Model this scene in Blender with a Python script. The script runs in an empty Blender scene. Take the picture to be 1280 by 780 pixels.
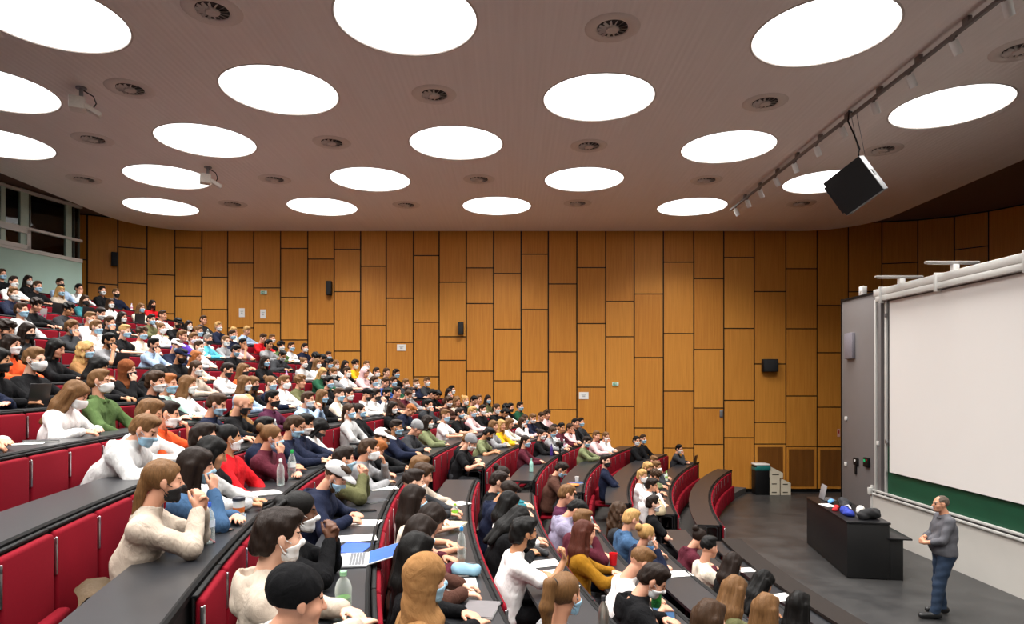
import bpy, bmesh, math, random
import numpy as np
from mathutils import Vector, Matrix
random.seed(7)
rng = np.random.default_rng(5)
SC = bpy.context.scene
COL = SC.collection
PI = math.pi
EYE = 3.52          # camera height above the stage floor
F_PX, HOR = 810.0, 476.0
CX, CY = 22.633, 8.836            # centre of the seating arcs
def RR(k): return 25.64 + .8204*k                 # radius of the seat backs of row k
def ZT(k): return EYE - .749 + .2382*k + .0009*k*k  # top of those seat backs = desk top behind them
def FL(k): return ZT(k) - .978                    # tread under row k
def ray(px, py): return Vector(((px-640)/F_PX, 1.0, -(py-HOR)/F_PX))
def on_z(px, py, z):
    r = ray(px, py); t = (z-EYE)/r.z
    return Vector((r.x*t, t, z))
def on_y(px, py, y):
    r = ray(px, py); return Vector((r.x*y, y, EYE+r.z*y))
def on_x(px, py, x):
    r = ray(px, py); t = x/r.x
    return Vector((x, t, EYE+r.z*t))
def arc(r, th, z=0.): return Vector((CX-r*math.cos(th), CY+r*math.sin(th), z))
def to_px(p): return 640+F_PX*p[0]/max(p[1], .01), HOR-F_PX*(p[2]-EYE)/max(p[1], .01)
ORD = 'zeroth first second third fourth fifth sixth seventh eighth ninth tenth eleventh twelfth thirteenth fourteenth fifteenth sixteenth seventeenth eighteenth nineteenth twentieth'.split()
def ordn(n):
    if n <= 20: return ORD[n]
    t = {20: 'twenty', 30: 'thirty', 40: 'forty'}[n//10*10]
    return (t+'-'+ORD[n % 10]) if n % 10 else {30: 'thirtieth', 40: 'fortieth'}[n]
def tag(o, label=None, cat=None, group=None, kind=None):
    if label: o['label'] = label
    if cat: o['category'] = cat
    if group: o['group'] = group
    if kind: o['kind'] = kind
    return o
def empty(name, loc=(0, 0, 0), rz=0., label=None, cat=None, group=None):
    o = bpy.data.objects.new(name, None); COL.objects.link(o)
    o.location = loc; o.rotation_euler = (0, 0, rz); o.empty_display_size = .1
    return tag(o, label, cat, group)
def link(name, me, parent=None, mats=None):
    o = bpy.data.objects.new(name, me); COL.objects.link(o)
    if parent: o.parent = parent
    if mats:
        for i, m in enumerate(mats):
            if i < len(o.material_slots):
                o.material_slots[i].link = 'OBJECT'; o.material_slots[i].material = m
    return o
def mesh_np(name, V, faces, smooth=True, mats=(), fmat=None):
    me = bpy.data.meshes.new(name)
    V = np.asarray(V, np.float32)
    if isinstance(faces, np.ndarray):
        n = len(faces); s = faces.shape[1]
        me.vertices.add(len(V)); me.vertices.foreach_set('co', V.ravel())
        me.loops.add(n*s); me.loops.foreach_set('vertex_index', faces.astype(np.int32).ravel())
        me.polygons.add(n); me.polygons.foreach_set('loop_start', np.arange(0, n*s, s, dtype=np.int32))
        me.polygons.foreach_set('loop_total', np.full(n, s, np.int32))
    else:
        me.from_pydata([tuple(v) for v in V], [], faces)
    for m in mats: me.materials.append(m)
    if fmat is not None: me.polygons.foreach_set('material_index', np.asarray(fmat, np.int32))
    me.polygons.foreach_set('use_smooth', np.full(len(me.polygons), smooth))
    me.update(calc_edges=True)
    return me
# ------------------------------------------------------------------ bmesh kit
class MB:
    def __init__(s): s.bm = bmesh.new()
    def _x(s, vs, M):
        if M is not None: bmesh.ops.transform(s.bm, matrix=M, verts=vs)
    def box(s, c, d, M=None, bev=0., seg=2, rot=None):
        T = Matrix.Translation(c)
        if rot is not None: T = T @ rot
        r = bmesh.ops.create_cube(s.bm, size=1.0)
        vs = r['verts']
        bmesh.ops.transform(s.bm, matrix=T @ Matrix.Diagonal((d[0], d[1], d[2], 1)), verts=vs)
        if bev > 0:
            es = list({e for v in vs for e in v.link_edges})
            g = bmesh.ops.bevel(s.bm, geom=es, offset=bev, segments=seg, profile=.5, affect='EDGES')
            vs = list({v for f in g['faces'] for v in f.verts} | {v for v in vs if v.is_valid})
            fs = set()
            stack = [v for v in vs if v.is_valid]; seen = set(stack)
            while stack:
                v = stack.pop()
                for e in v.link_edges:
                    w = e.other_vert(v)
                    if w not in seen: seen.add(w); stack.append(w)
            vs = list(seen)
        s._x(vs, M); return s
    def cyl(s, a, b, r, r2=None, seg=16, M=None, cap=True):
        a = Vector(a); b = Vector(b); d = b-a
        q = d.to_track_quat('Z', 'Y').to_matrix().to_4x4()
        T = Matrix.Translation((a+b)/2) @ q
        g = bmesh.ops.create_cone(s.bm, cap_ends=cap, cap_tris=False, segments=seg, radius1=r, radius2=r if r2 is None else r2, depth=d.length, matrix=T)
        s._x(g['verts'], M); return s
    def sph(s, c, r, M=None, u=16, v=10):
        r = (r, r, r) if not hasattr(r, '__len__') else r
        g = bmesh.ops.create_uvsphere(s.bm, u_segments=u, v_segments=v, radius=1., matrix=Matrix.Translation(c) @ Matrix.Diagonal((*r, 1)))
        s._x(g['verts'], M); return s
    def lathe(s, prof, c=(0, 0, 0), seg=24, M=None, closed=False):
        rings = []
        for r, z in prof:
            if r < 1e-5: rings.append([s.bm.verts.new((c[0], c[1], c[2]+z))])
            else: rings.append([s.bm.verts.new((c[0]+r*math.cos(2*PI*i/seg), c[1]+r*math.sin(2*PI*i/seg), c[2]+z)) for i in range(seg)])
        prs = list(zip(rings, rings[1:]))
        if closed: prs.append((rings[-1], rings[0]))
        for A, B in prs:
            for i in range(seg):
                j = (i+1) % seg
                if len(A) == 1 and len(B) == 1: continue
                if len(A) == 1: f = (A[0], B[i], B[j])
                elif len(B) == 1: f = (A[i], B[0], A[j])
                else: f = (A[i], B[i], B[j], A[j])
                try: s.bm.faces.new(f)
                except ValueError: pass
        s._x([v for R in rings for v in R], M); return s
    def tube(s, pts, r, seg=8, M=None):
        pts = [Vector(p) for p in pts]; n = len(pts); rings = []
        up = Vector((0, 0, 1))
        for i, p in enumerate(pts):
            t = (pts[min(i+1, n-1)]-pts[max(i-1, 0)]).normalized()
            x = t.cross(up)
            if x.length < 1e-3: x = t.cross(Vector((0, 1, 0)))
            x.normalize(); y = x.cross(t)
            rr = r[i] if hasattr(r, '__len__') else r
            rings.append([s.bm.verts.new(p+x*rr*math.cos(2*PI*k/seg)+y*rr*math.sin(2*PI*k/seg)) for k in range(seg)])
        for A, B in zip(rings, rings[1:]):
            for k in range(seg): s.bm.faces.new((A[k], A[(k+1) % seg], B[(k+1) % seg], B[k]))
        s.bm.faces.new(rings[0]); s.bm.faces.new(rings[-1][::-1])
        s._x([v for R in rings for v in R], M); return s
    def prism(s, poly, z0, z1, M=None):
        A = [s.bm.verts.new((p[0], p[1], z0)) for p in poly]; B = [s.bm.verts.new((p[0], p[1], z1)) for p in poly]
        n = len(poly)
        s.bm.faces.new(A[::-1]); s.bm.faces.new(B)
        for i in range(n): s.bm.faces.new((A[i], A[(i+1) % n], B[(i+1) % n], B[i]))
        s._x(A+B, M); return s
    def sweep(s, prof, ths, z=0., caps=True):
        """profile of (radius, z) swept round the arc centre through the angles ths"""
        rings = [[s.bm.verts.new(arc(r, t, z+h)) for r, h in prof] for t in ths]
        n = len(prof)
        for A, B in zip(rings, rings[1:]):
            for i in range(n): s.bm.faces.new((A[i], A[(i+1) % n], B[(i+1) % n], B[i]))
        if caps: s.bm.faces.new(rings[0]); s.bm.faces.new(rings[-1][::-1])
        return s
    def me(s, name, mats=(), smooth=False, angle=None):
        bmesh.ops.recalc_face_normals(s.bm, faces=s.bm.faces)
        m = bpy.data.meshes.new(name); s.bm.to_mesh(m); s.bm.free()
        for x in mats: m.materials.append(x)
        if smooth:
            m.polygons.foreach_set('use_smooth', np.ones(len(m.polygons), bool))
            if angle: m.set_sharp_from_angle(angle=math.radians(angle))
        return m
    def obj(s, name, mat, parent=None, smooth=False, angle=35):
        return link(name, s.me(name, [mat], smooth, angle), parent)
# ------------------------------------------------------------------ materials
def srgb(c):
    if isinstance(c, str): c = tuple(int(c[i:i+2], 16) for i in (0, 2, 4))
    return tuple((v/255/12.92 if v/255 <= .04045 else ((v/255+.055)/1.055)**2.4) for v in c)
class NT:
    def __init__(s, name):
        s.m = bpy.data.materials.new(name); s.m.use_nodes = True
        s.t = s.m.node_tree; s.t.nodes.clear()
        s.out = s.n('ShaderNodeOutputMaterial')
    def n(s, ty, **kw):
        x = s.t.nodes.new(ty)
        for k, v in kw.items():
            if k.startswith('i_'):
                key = k[2:]; key = int(key) if key.isdigit() else key.replace('_', ' ')
                x.inputs[key].default_value = v
            else: setattr(x, k, v)
        return x
    def l(s, a, b): s.t.links.new(a, b)
    def bsdf(s, **kw):
        b = s.n('ShaderNodeBsdfPrincipled')
        for k, v in kw.items(): b.inputs[k.replace('_', ' ')].default_value = v
        s.l(b.outputs[0], s.out.inputs[0]); return b
def simple(name, col, rough=.6, var=.12, scale=30., bump=0., bscale=200., metal=0., spec=.5, coord='Object', stretch=None, sheen=0., coat=0.):
    T = NT(name); c = srgb(col)
    b = T.bsdf(Roughness=rough, Metallic=metal, Specular_IOR_Level=spec)
    if sheen: b.inputs['Sheen Weight'].default_value = sheen
    if coat: b.inputs['Coat Weight'].default_value = coat; b.inputs['Coat Roughness'].default_value = .1
    tc = T.n('ShaderNodeTexCoord'); src = tc.outputs[coord]
    if stretch:
        mp = T.n('ShaderNodeMapping'); mp.inputs['Scale'].default_value = stretch; T.l(src, mp.inputs[0]); src = mp.outputs[0]
    nz = T.n('ShaderNodeTexNoise', i_Scale=scale, i_Detail=2.0); T.l(src, nz.inputs['Vector'])
    mx = T.n('ShaderNodeMix', data_type='RGBA')
    mx.inputs[6].default_value = (*[v*(1-var) for v in c], 1); mx.inputs[7].default_value = (*[min(1, v*(1+var)) for v in c], 1)
    T.l(nz.outputs['Fac'], mx.inputs[0]); T.l(mx.outputs[2], b.inputs['Base Color'])
    if bump:
        n2 = T.n('ShaderNodeTexNoise', i_Scale=bscale, i_Detail=1.0); T.l(src, n2.inputs['Vector'])
        bp = T.n('ShaderNodeBump', i_Strength=bump, i_Distance=.004); T.l(n2.outputs['Fac'], bp.inputs['Height']); T.l(bp.outputs[0], b.inputs['Normal'])
    return T.m
def emis(name, col, st):
    T = NT(name); e = T.n('ShaderNodeEmission'); e.inputs[0].default_value = (*col, 1); e.inputs[1].default_value = st
    T.l(e.outputs[0], T.out.inputs[0]); return T.m
_mc = {}
def M(key, *a, **k):
    if key not in _mc: _mc[key] = simple(key, *a, **k)
    return _mc[key]
BLACK = M('black plastic', '0c0c0d', .5, spec=.3); DARKM = M('black lacquered steel', '17171a', .35, metal=.0)
CHROME = M('brushed steel', 'c8c8cc', .28, metal=1.0, var=.05)
WHITEP = M('white plastic', 'dedcd8', .4, var=.04); GREYM = M('grey metal', '8a8a8c', .4, metal=.6)
RED = M('red seat upholstery', '780a1b', .85, var=.10, scale=60, bump=.12, bscale=400, spec=.12)
DESK = M('dark grey desk laminate', '222326', .34, var=.15, scale=9, spec=.5)
RIM = M('black rubber edge', '0b0b0c', .6, spec=.2)
TIER = M('dark carpet steps', '4a4643', .9, var=.2, scale=40)
PAPER = M('white paper', 'e9e8e4', .8, var=.02)
def glass(name, col=(1, 1, 1), rough=.05, ior=1.35):
    T = NT(name); t = T.n('ShaderNodeBsdfTransparent'); t.inputs[0].default_value = (*col, 1); g = T.n('ShaderNodeBsdfPrincipled', i_Roughness=rough)
    g.inputs['Base Color'].default_value = (.8*col[0], .8*col[1], .8*col[2], 1); f = T.n('ShaderNodeLayerWeight', i_Blend=.35); m = T.n('ShaderNodeMixShader')
    mr = T.n('ShaderNodeMapRange'); mr.inputs['To Min'].default_value = .08; mr.inputs['To Max'].default_value = .6; T.l(f.outputs['Facing'], mr.inputs[0])
    T.l(mr.outputs[0], m.inputs[0]); T.l(t.outputs[0], m.inputs[1]); T.l(g.outputs[0], m.inputs[2]); T.l(m.outputs[0], T.out.inputs[0]); return T.m
CLEAR = glass('clear bottle plastic', (.93, .96, .95), .05, 1.2)
GREENB = glass('green bottle plastic', (.12, .5, .16), .06, 1.2)
PINKB = glass('pink bottle plastic', (.85, .5, .7), .1, 1.2)
# ================================================================== the room
WALLX = [(-75, 18.6), (0, 18.9), (100, 19.4), (147, 19.9), (184, 20.2), (219, 20.4), (285, 20.5), (640, 20.5), (1021, 20.5), (1060, 20.5), (1102, 20.4), (1147, 20.15), (1193, 19.7), (1236, 19.1), (1290, 18.2), (1345, 17.0)]
def wy(x):
    for (a, p), (b, q) in zip(WALLX, WALLX[1:]):
        if a <= x <= b: return p+(q-p)*(x-a)/(b-a)
    return WALLX[0][1] if x < 0 else WALLX[-1][1]
def wpt(x, off=0.):
    y = wy(x); p = Vector(((x-640)/F_PX*y, y)); e = 4
    y2 = wy(x+e); y1 = wy(x-e)
    t = (Vector(((x+e-640)/F_PX*y2, y2))-Vector(((x-e-640)/F_PX*y1, y1))).normalized()
    n = Vector((t.y, -t.x))
    return p+n*off
def wz(x, y): return EYE-(y-HOR)/F_PX*wy(x)
CEIL = EYE+4.71; RING = EYE+5.02
# --- wood wall: columns of veneer panels (seams read from the photograph)
colx = [-70, -30, 10, 50, 80, 109, 147.4, 184, 219, 252.6, 285, 317.5, 351, 385, 418, 451, 483, 517, 549, 583, 617, 651.4, 685.3, 721, 757, 792.6, 829, 867, 904.5, 942.6, 982, 1021, 1060, 1102, 1147, 1193, 1236, 1285, 1340]
cuts = {80: [324, 400], 109: [355], 147.4: [310, 354, 390], 184: [343.6, 392], 219: [310, 370.5], 252.6: [346.7, 387], 285: [329, 410], 317.5: [360, 404, 440], 351: [310.6, 372, 425], 385: [324, 405], 418: [312, 364.6, 439], 451: [333, 407, 470], 483: [373, 428], 517: [319.6, 403, 471], 549: [353, 421, 450.5], 583: [335, 379.5, 464], 617: [342, 411.5, 476], 651.4: [318, 387, 465], 685.3: [355, 440, 512], 721: [334.6, 404.5, 484, 542], 757: [377, 421, 508], 792.6: [367.6, 447, 535], 829: [328, 417, 489, 560], 867: [348.4, 437, 510, 555.6], 904.5: [322, 410.6, 500.5, 547], 942.6: [364.5, 455, 528, 555], 982: [336, 411, 495, 558], 1021: [382, 441, 509, 558.5], 1060: [364.6, 450, 530], 1102: [329, 420, 520], 1147: [350, 440, 540], 1193: [310, 400, 500], 1236: [345, 430, 530], 1285: [320, 420, 520]}
def wood(name, ca, cb, slat=False):
    T = NT(name); b = T.bsdf(Roughness=.5, Specular_IOR_Level=.35)
    uv = T.n('ShaderNodeUVMap', uv_map='UVMap'); mp = T.n('ShaderNodeMapping'); mp.inputs['Scale'].default_value = (14, .55, 1); T.l(uv.outputs[0], mp.inputs[0])
    nz = T.n('ShaderNodeTexNoise', i_Scale=1.6, i_Detail=5.0, i_Distortion=.4); T.l(mp.outputs[0], nz.inputs['Vector'])
    at = T.n('ShaderNodeVertexColor', layer_name='tone')
    mx = T.n('ShaderNodeMix', data_type='RGBA'); mx.inputs[6].default_value = (*srgb(ca), 1); mx.inputs[7].default_value = (*srgb(cb), 1)
    ad = T.n('ShaderNodeMath', operation='MULTIPLY_ADD'); ad.inputs[1].default_value = .55
    sp = T.n('ShaderNodeSeparateColor'); T.l(at.outputs[0], sp.inputs[0])
    T.l(nz.outputs['Fac'], ad.inputs[0]); T.l(sp.outputs[0], ad.inputs[2])
    T.l(ad.outputs[0], mx.inputs[0]); T.l(mx.outputs[2], b.inputs['Base Color'])
    if slat:
        wv = T.n('ShaderNodeTexWave', i_Scale=9.0, bands_direction='X'); T.l(uv.outputs[0], wv.inputs['Vector'])
        bp = T.n('ShaderNodeBump', i_Strength=.9, i_Distance=.02); T.l(wv.outputs['Fac'], bp.inputs['Height']); T.l(bp.outputs[0], b.inputs['Normal'])
    return T.m
WOOD = wood('honey wood veneer', 'b0691c', 'efab4c'); WOODS = wood('slatted wood veneer', '6a3a12', 'b57628', True)
def build_wall_far():
    bm = bmesh.new(); uvl = bm.loops.layers.uv.new('UVMap'); cl = bm.loops.layers.color.new('tone')
    r = random.Random(3)
    def face(vs, uvs, tone, mi):
        f = bm.faces.new([bm.verts.new(v) for v in vs]); f.material_index = mi
        for lp, u in zip(f.loops, uvs): lp[uvl].uv = u; lp[cl] = (tone, tone, tone, 1)
    s = 0.
    for xa, xb in zip(colx, colx[1:]):
        a0 = wpt(xa); b0 = wpt(xb); L = (b0-a0).length
        face([(a0.x, a0.y, -.2), (b0.x, b0.y, -.2), (b0.x, b0.y, RING), (a0.x, a0.y, RING)], [(0, 0)]*4, 0, 1)   # dark backing
        t = (b0-a0).normalized(); n = Vector((t.y, -t.x)); g = .022
        A = a0+t*g+n*.03; B = b0-t*g+n*.03
        zs = [RING-.03]+[wz((xa+xb)/2, y) for y in cuts.get(xa, [])]
        low = EYE-(612-HOR)/F_PX*20.4
        zs = [z for z in zs if z > low+.15]+[low]
        for i, (zt, zb) in enumerate(zip(zs, zs[1:])):
            zt -= g*.8; zb += g*.8
            tone = r.uniform(0.0, .5)
            slat = xa >= 942 and i == len(zs)-2 and xa < 1060
            mi = 0
            off = r.uniform(0, 50)
            V = [(A.x, A.y, zb), (B.x, B.y, zb), (B.x, B.y, zt), (A.x, A.y, zt)]
            U = [(s+off, zb), (s+L+off, zb), (s+L+off, zt), (s+off, zt)]
            face(V, U, tone, mi)
            Vb = [Vector(v)-Vector((n.x, n.y, 0))*.03 for v in V]
            for q in range(4): face([V[q], Vb[q], Vb[(q+1) % 4], V[(q+1) % 4]], [U[q]]*4, tone, mi)
            if slat:
                m_ = .07
                A2 = A+t*m_+n*.004; B2 = B-t*m_+n*.004
                face([(A2.x, A2.y, zb+m_), (B2.x, B2.y, zb+m_), (B2.x, B2.y, zt-m_), (A2.x, A2.y, zt-m_)], U, .2, 2)
        s += L
    me = bpy.data.meshes.new('wall_far'); bm.to_mesh(me); bm.free()
    for m in (WOOD, BLACK, WOODS): me.materials.append(m)
    tag(link('wall_far', me), kind='structure')
build_wall_far()
PLASTER = M('pale plaster', 'cfc6ba', .8, scale=2.)  # walls out of view, kept pale to bounce light into the hall
def quad(name, pts, mat, th=None, kind='structure'):
    m = MB(); vs = [m.bm.verts.new(p) for p in pts]; m.bm.faces.new(vs)
    return tag(m.obj(name, mat), kind=kind)
wl = wpt(-75); wr = wpt(1340)
XL, YN, XR = -19., -5.5, 15.5
DWOOD = wood('dark wood wall', '2c1608', '4a2812')
quad('wall_rear', [(XL, YN, -.2), (XL, 19, -.2), (XL, 19, RING), (XL, YN, RING)], PLASTER)
quad('wall_left', [(XL, 18.9, -.2), (wl.x, wl.y, -.2), (wl.x, wl.y, RING), (XL, 18.9, RING)], PLASTER)
quad('wall_near', [(XL, YN, -.2), (XR, YN, -.2), (XR, YN, RING), (XL, YN, RING)], PLASTER)
quad('wall_front', [(XR, YN, -.2), (wr.x, wr.y, -.2), (wr.x, wr.y, RING), (XR, YN, RING)], M('dark brown wall paint', '2a1a12', .7))
# --- floor
def linoleum():
    T = NT('dark grey linoleum'); b = T.bsdf(Specular_IOR_Level=.5)
    tc = T.n('ShaderNodeTexCoord'); n1 = T.n('ShaderNodeTexNoise', i_Scale=1.1, i_Detail=6.0, i_Roughness=.65); n2 = T.n('ShaderNodeTexNoise', i_Scale=60.)
    T.l(tc.outputs['Object'], n1.inputs['Vector']); T.l(tc.outputs['Object'], n2.inputs['Vector'])
    r = T.n('ShaderNodeValToRGB'); r.color_ramp.elements[0].color = (*srgb('232324'), 1); r.color_ramp.elements[1].color = (*srgb('403f3e'), 1)
    r.color_ramp.elements[0].position = .3; r.color_ramp.elements[1].position = .72
    T.l(n1.outputs['Fac'], r.inputs[0]); T.l(r.outputs[0], b.inputs['Base Color'])
    mr = T.n('ShaderNodeMapRange'); mr.inputs['To Min'].default_value = .3; mr.inputs['To Max'].default_value = .5
    T.l(n1.outputs['Fac'], mr.inputs[0]); T.l(mr.outputs[0], b.inputs['Roughness']); return T.m
quad('floor', [(XL, YN, 0), (XR, YN, 0), (XR, 21, 0), (XL, 21, 0)], linoleum())
# --- ceiling: slat-textured slab with round openings, darker ring above its edge
LAMPS = [(-6, 8.4), (-1.38, 8.46), (4.23, 8.8), (-3.78, 10.57), (1.45, 10.84), (7.56, 11.19), (-8.43, 10.51), (-6.02, 12.76), (-1.11, 12.89), (4.37, 13.11), (-10.2, 12.9), (-7.97, 15.02), (-3.32, 15.2), (1.69, 15.2), (7.41, 15.38), (-9.51, 17.58), (-5.14, 17.58), (-.41, 17.5), (4.88, 17.58),
         (-8.3, 6.2), (-3.7, 6.2), (1.4, 6.4), (7.3, 6.7), (-6, 3.9), (-1.3, 3.9), (4.2, 4.2), (-8.3, 1.7), (-3.7, 1.7), (1.4, 1.7), (7.2, 1.9), (-6, -.6), (-1.3, -.6), (4.2, -.6), (-3.7, -2.9), (1.4, -2.9)]
LR = .925
VENTS = [(-3.81, 8.24), (1.34, 8.65), (-6.16, 10.45), (-1.28, 10.66), (4.28, 10.96), (7.22, 9.22), (-8.17, 12.63), (-3.56, 12.8), (1.54, 12.98), (7.56, 13.2), (-5.55, 15.14), (-.77, 15.14), (4.56, 15.2), (-10.0, 15.14), (-7.44, 17.26), (-2.83, 17.34), (1.74, 17.19), (7.68, 17.19)]
def slatceil():
    T = NT('pale grey slatted ceiling'); b = T.bsdf(Roughness=.75, Specular_IOR_Level=.2)
    tc = T.n('ShaderNodeTexCoord'); w = T.n('ShaderNodeTexWave', i_Scale=3.2, bands_direction='X', wave_profile='SIN'); T.l(tc.outputs['Object'], w.inputs['Vector'])
    mp = T.n('ShaderNodeMapping'); mp.inputs['Scale'].default_value = (22, .5, 1); T.l(tc.outputs['Object'], mp.inputs[0])
    nz = T.n('ShaderNodeTexNoise', i_Scale=1.0, i_Detail=3.0); T.l(mp.outputs[0], nz.inputs['Vector'])
    mx = T.n('ShaderNodeMix', data_type='RGBA'); mx.inputs[6].default_value = (*srgb('e2d8d2'), 1); mx.inputs[7].default_value = (*srgb('efe6e1'), 1)
    T.l(nz.outputs['Fac'], mx.inputs[0]); T.l(mx.outputs[2], b.inputs['Base Color'])
    bp = T.n('ShaderNodeBump', i_Strength=.25, i_Distance=.01); T.l(w.outputs['Fac'], bp.inputs['Height']); T.l(bp.outputs[0], b.inputs['Normal']); return T.m
CEILM = slatceil()
def build_ceiling():
    bm = bmesh.new()
    def loop(pts):
        vs = [bm.verts.new((p[0], p[1], CEIL)) for p in pts]
        return [bm.edges.new((vs[i], vs[(i+1) % len(vs)])) for i in range(len(vs))]
    out = []
    x0, x1, y0, y1, r = -11.6, 10.9, -5.2, 20.38, 1.9
    for cx, cy, a0 in ((x1-r, y1-r, 0), (x0+r, y1-r, 90), (x0+r, y0+r, 180), (x1-r, y0+r, 270)):
        for i in range(11):
            a = math.radians(a0+9*i); out.append((cx+r*math.cos(a), cy+r*math.sin(a)))
    es = loop(out)
    for x, y in LAMPS: es += loop([(x+LR*math.cos(2*PI*i/40), y+LR*math.sin(2*PI*i/40)) for i in range(40)])
    bmesh.ops.triangle_fill(bm, use_beauty=True, use_dissolve=False, edges=es, normal=(0, 0, -1))
    n = len(out)
    side = [(bm.verts.new((p[0], p[1], CEIL)), bm.verts.new((p[0], p[1], RING-.02))) for p in out]
    for i in range(n):
        a, b = side[i], side[(i+1) % n]; bm.faces.new((a[0], b[0], b[1], a[1]))
    me = bpy.data.meshes.new('ceiling'); bm.to_mesh(me); bm.free(); me.materials.append(CEILM)
    tag(link('ceiling', me), kind='structure')
build_ceiling()
quad('ceiling', [(XL, YN, RING), (XR, YN, RING), (XR, 21, RING), (XL, 21, RING)], M('brown ceiling border', '6a5148', .8))
LAMPE = emis('lamp diffuser', (1, .985, .965), 2.6)
def prow(py_lists): pass
def lamp_label(i):
    x, y = LAMPS[i]
    row = sorted(set(round((q[1]-8.3)/2.25) for q in LAMPS), reverse=True)
    rk = round((y-8.3)/2.25)
    mates = sorted(q[0] for q in LAMPS if round((q[1]-8.3)/2.25) == rk)
    d = 5-rk
    return f"round ceiling light, {ordn(len(mates)-mates.index(x))} from the screen side, {ordn(d)} row from wood wall"
lamp_ring = MB().lathe([(LR-.008, .10), (LR-.008, -.002), (LR-.004, -.006), (LR+.018, -.006), (LR+.022, 0), (LR+.005, .10)], seg=48, closed=True).me('ring', [M('light grey enamel', 'c4b8b0', .5, var=.03)], True, 40)
lamp_disc = MB().lathe([(0, .012), (LR-.012, .012), (LR-.012, .03), (0, .03)], seg=48).me('diffuser', [LAMPE], True, 60)
LAMPL = bpy.data.lights.new('lamp_light', 'AREA'); LAMPL.shape = 'DISK'; LAMPL.size = 2*LR-.04; LAMPL.spread = math.radians(128); LAMPL.energy = 132; LAMPL.color = (1, .975, .94)
for i, (x, y) in enumerate(LAMPS):
    e = empty('ceiling_light', (x, y, CEIL), 0, lamp_label(i), 'lamp', 'round ceiling lights')
    link('ring', lamp_ring, e); link('diffuser', lamp_disc, e)
    lo_ = bpy.data.objects.new('lamp_light', LAMPL); COL.objects.link(lo_); lo_.parent = e; lo_.location = (0, 0, .004)
VM = M('vent enamel', 'd2c6be', .5, var=.03)
v_ring = MB().lathe([(.37, .0), (.35, -.014), (.24, -.02), (.215, -.008), (.215, 0)], seg=40).me('frame', [VM], True, 40)
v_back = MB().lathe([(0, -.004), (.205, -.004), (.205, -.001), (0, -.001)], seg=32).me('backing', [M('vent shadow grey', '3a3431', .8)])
m_ = MB().lathe([(0, -.045), (.08, -.04), (.095, -.02), (.09, -.006), (0, -.006)], seg=20)
for q in range(14):
    R_ = Matrix.Rotation(2*PI*q/14, 4, 'Z') @ Matrix.Translation((.13, 0, -.018)) @ Matrix.Rotation(math.radians(38), 4, 'X')
    m_.box((0, 0, 0), (.14, .034, .004), M=R_)
v_bl = m_.me('swirl_blades', [M('vent blade grey', 'c4b8b0', .5)])
for i, (x, y) in enumerate(VENTS):
    nb = min(range(len(LAMPS)), key=lambda j: abs(LAMPS[j][1]-y)*3+abs(LAMPS[j][0]-x))
    rk = sorted(VENTS, key=lambda v: (round((v[1]-8.4)/2.25), v[0]))
    same = [v for v in rk if round((v[1]-8.4)/2.25) == round((y-8.4)/2.25)]
    e = empty('air_vent', (x, y, CEIL), .4*i, f"round swirl air vent, {ordn(len(same)-same.index((x, y)))} from the screen side, {ordn(5-round((y-8.4)/2.25))} row from wood wall", 'vent', 'round ceiling air vents')
    link('frame', v_ring, e); link('backing', v_back, e); link('swirl_blades', v_bl, e)
# --- projection booth at the back
BP = Vector((-12.33, 18.5)); BD = Vector((-.25, -.968)).normalized(); BN = Vector((.968, -.25)).normalized()   # BN looks into the hall
def bpt(s, z, off=0.): p = BP+BD*s+BN*off; return Vector((p.x, p.y, z))
def bs(px):
    c = (px-640)/F_PX; return (BP.x-c*BP.y)/(c*BD.y-BD.x)
rot_b = Matrix(((BD.x, BN.x, 0, 0), (BD.y, BN.y, 0, 0), (0, 0, 1, 0), (0, 0, 0, 1)))
def bbox(m, s0, s1, z0, z1, off=0., th=.06):
    p = bpt((s0+s1)/2, (z0+z1)/2, off); m.box((0, 0, 0), (abs(s1-s0), th, z1-z0), M=Matrix.Translation(p) @ rot_b)
SILL, MID, TOPZ = EYE+3.41, EYE+3.98, EYE+5.0
TEAL = M('pale teal wall paint', 'b2d2c6', .6, scale=3, var=.05)
SL = 10.5
m = MB(); bbox(m, 0, SL, 2.5, SILL, 0, .12)
m.box((0, 0, 0), (.12, 4.2, 3.0), M=Matrix.Translation(bpt(.06, SILL-1.5, -2.1)) @ rot_b)
tag(m.obj('wall_booth', TEAL), kind='structure')
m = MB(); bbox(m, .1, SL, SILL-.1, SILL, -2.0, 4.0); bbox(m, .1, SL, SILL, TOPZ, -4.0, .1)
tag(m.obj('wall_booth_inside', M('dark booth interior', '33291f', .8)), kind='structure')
WP = M('white window profile', 'd6d6d2', .45, var=.03)
win = tag(bpy.data.objects.new('window_1', None), kind='structure'); COL.objects.link(win)
m = MB()
for z, h in ((SILL, .10), (MID, .07), (TOPZ-.06, .07)): bbox(m, 0, SL, z-h/2, z+h/2, .03, .12)
m.obj('window_frame', WP, win)
m = MB()
for px, w in ((92, .03), (98.5, .03), (37, .035), (-30, .035)): bbox(m, bs(px)-w/2, bs(px)+w/2, SILL, TOPZ, 0, .05)
m.obj('mullion', M('thin grey mullion', '5f6a66', .4, metal=.5), win)
m = MB()
for px, w in ((84.5, .17), (29, .22), (2, .12)): bbox(m, bs(px)-w/2, bs(px)+w/2, SILL, TOPZ, .0, .10)
m.obj('pillar', M('pale green pillar paint', 'b9cfc3', .5), win)
m = MB(); bbox(m, bs(98), SL, SILL, TOPZ, .0, .012)
GL = NT('booth window glass'); g_ = GL.n('ShaderNodeBsdfGlossy'); g_.inputs['Roughness'].default_value = .0; t_ = GL.n('ShaderNodeBsdfTransparent'); t_.inputs[0].default_value = (.86, .93, .9, 1)
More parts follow.
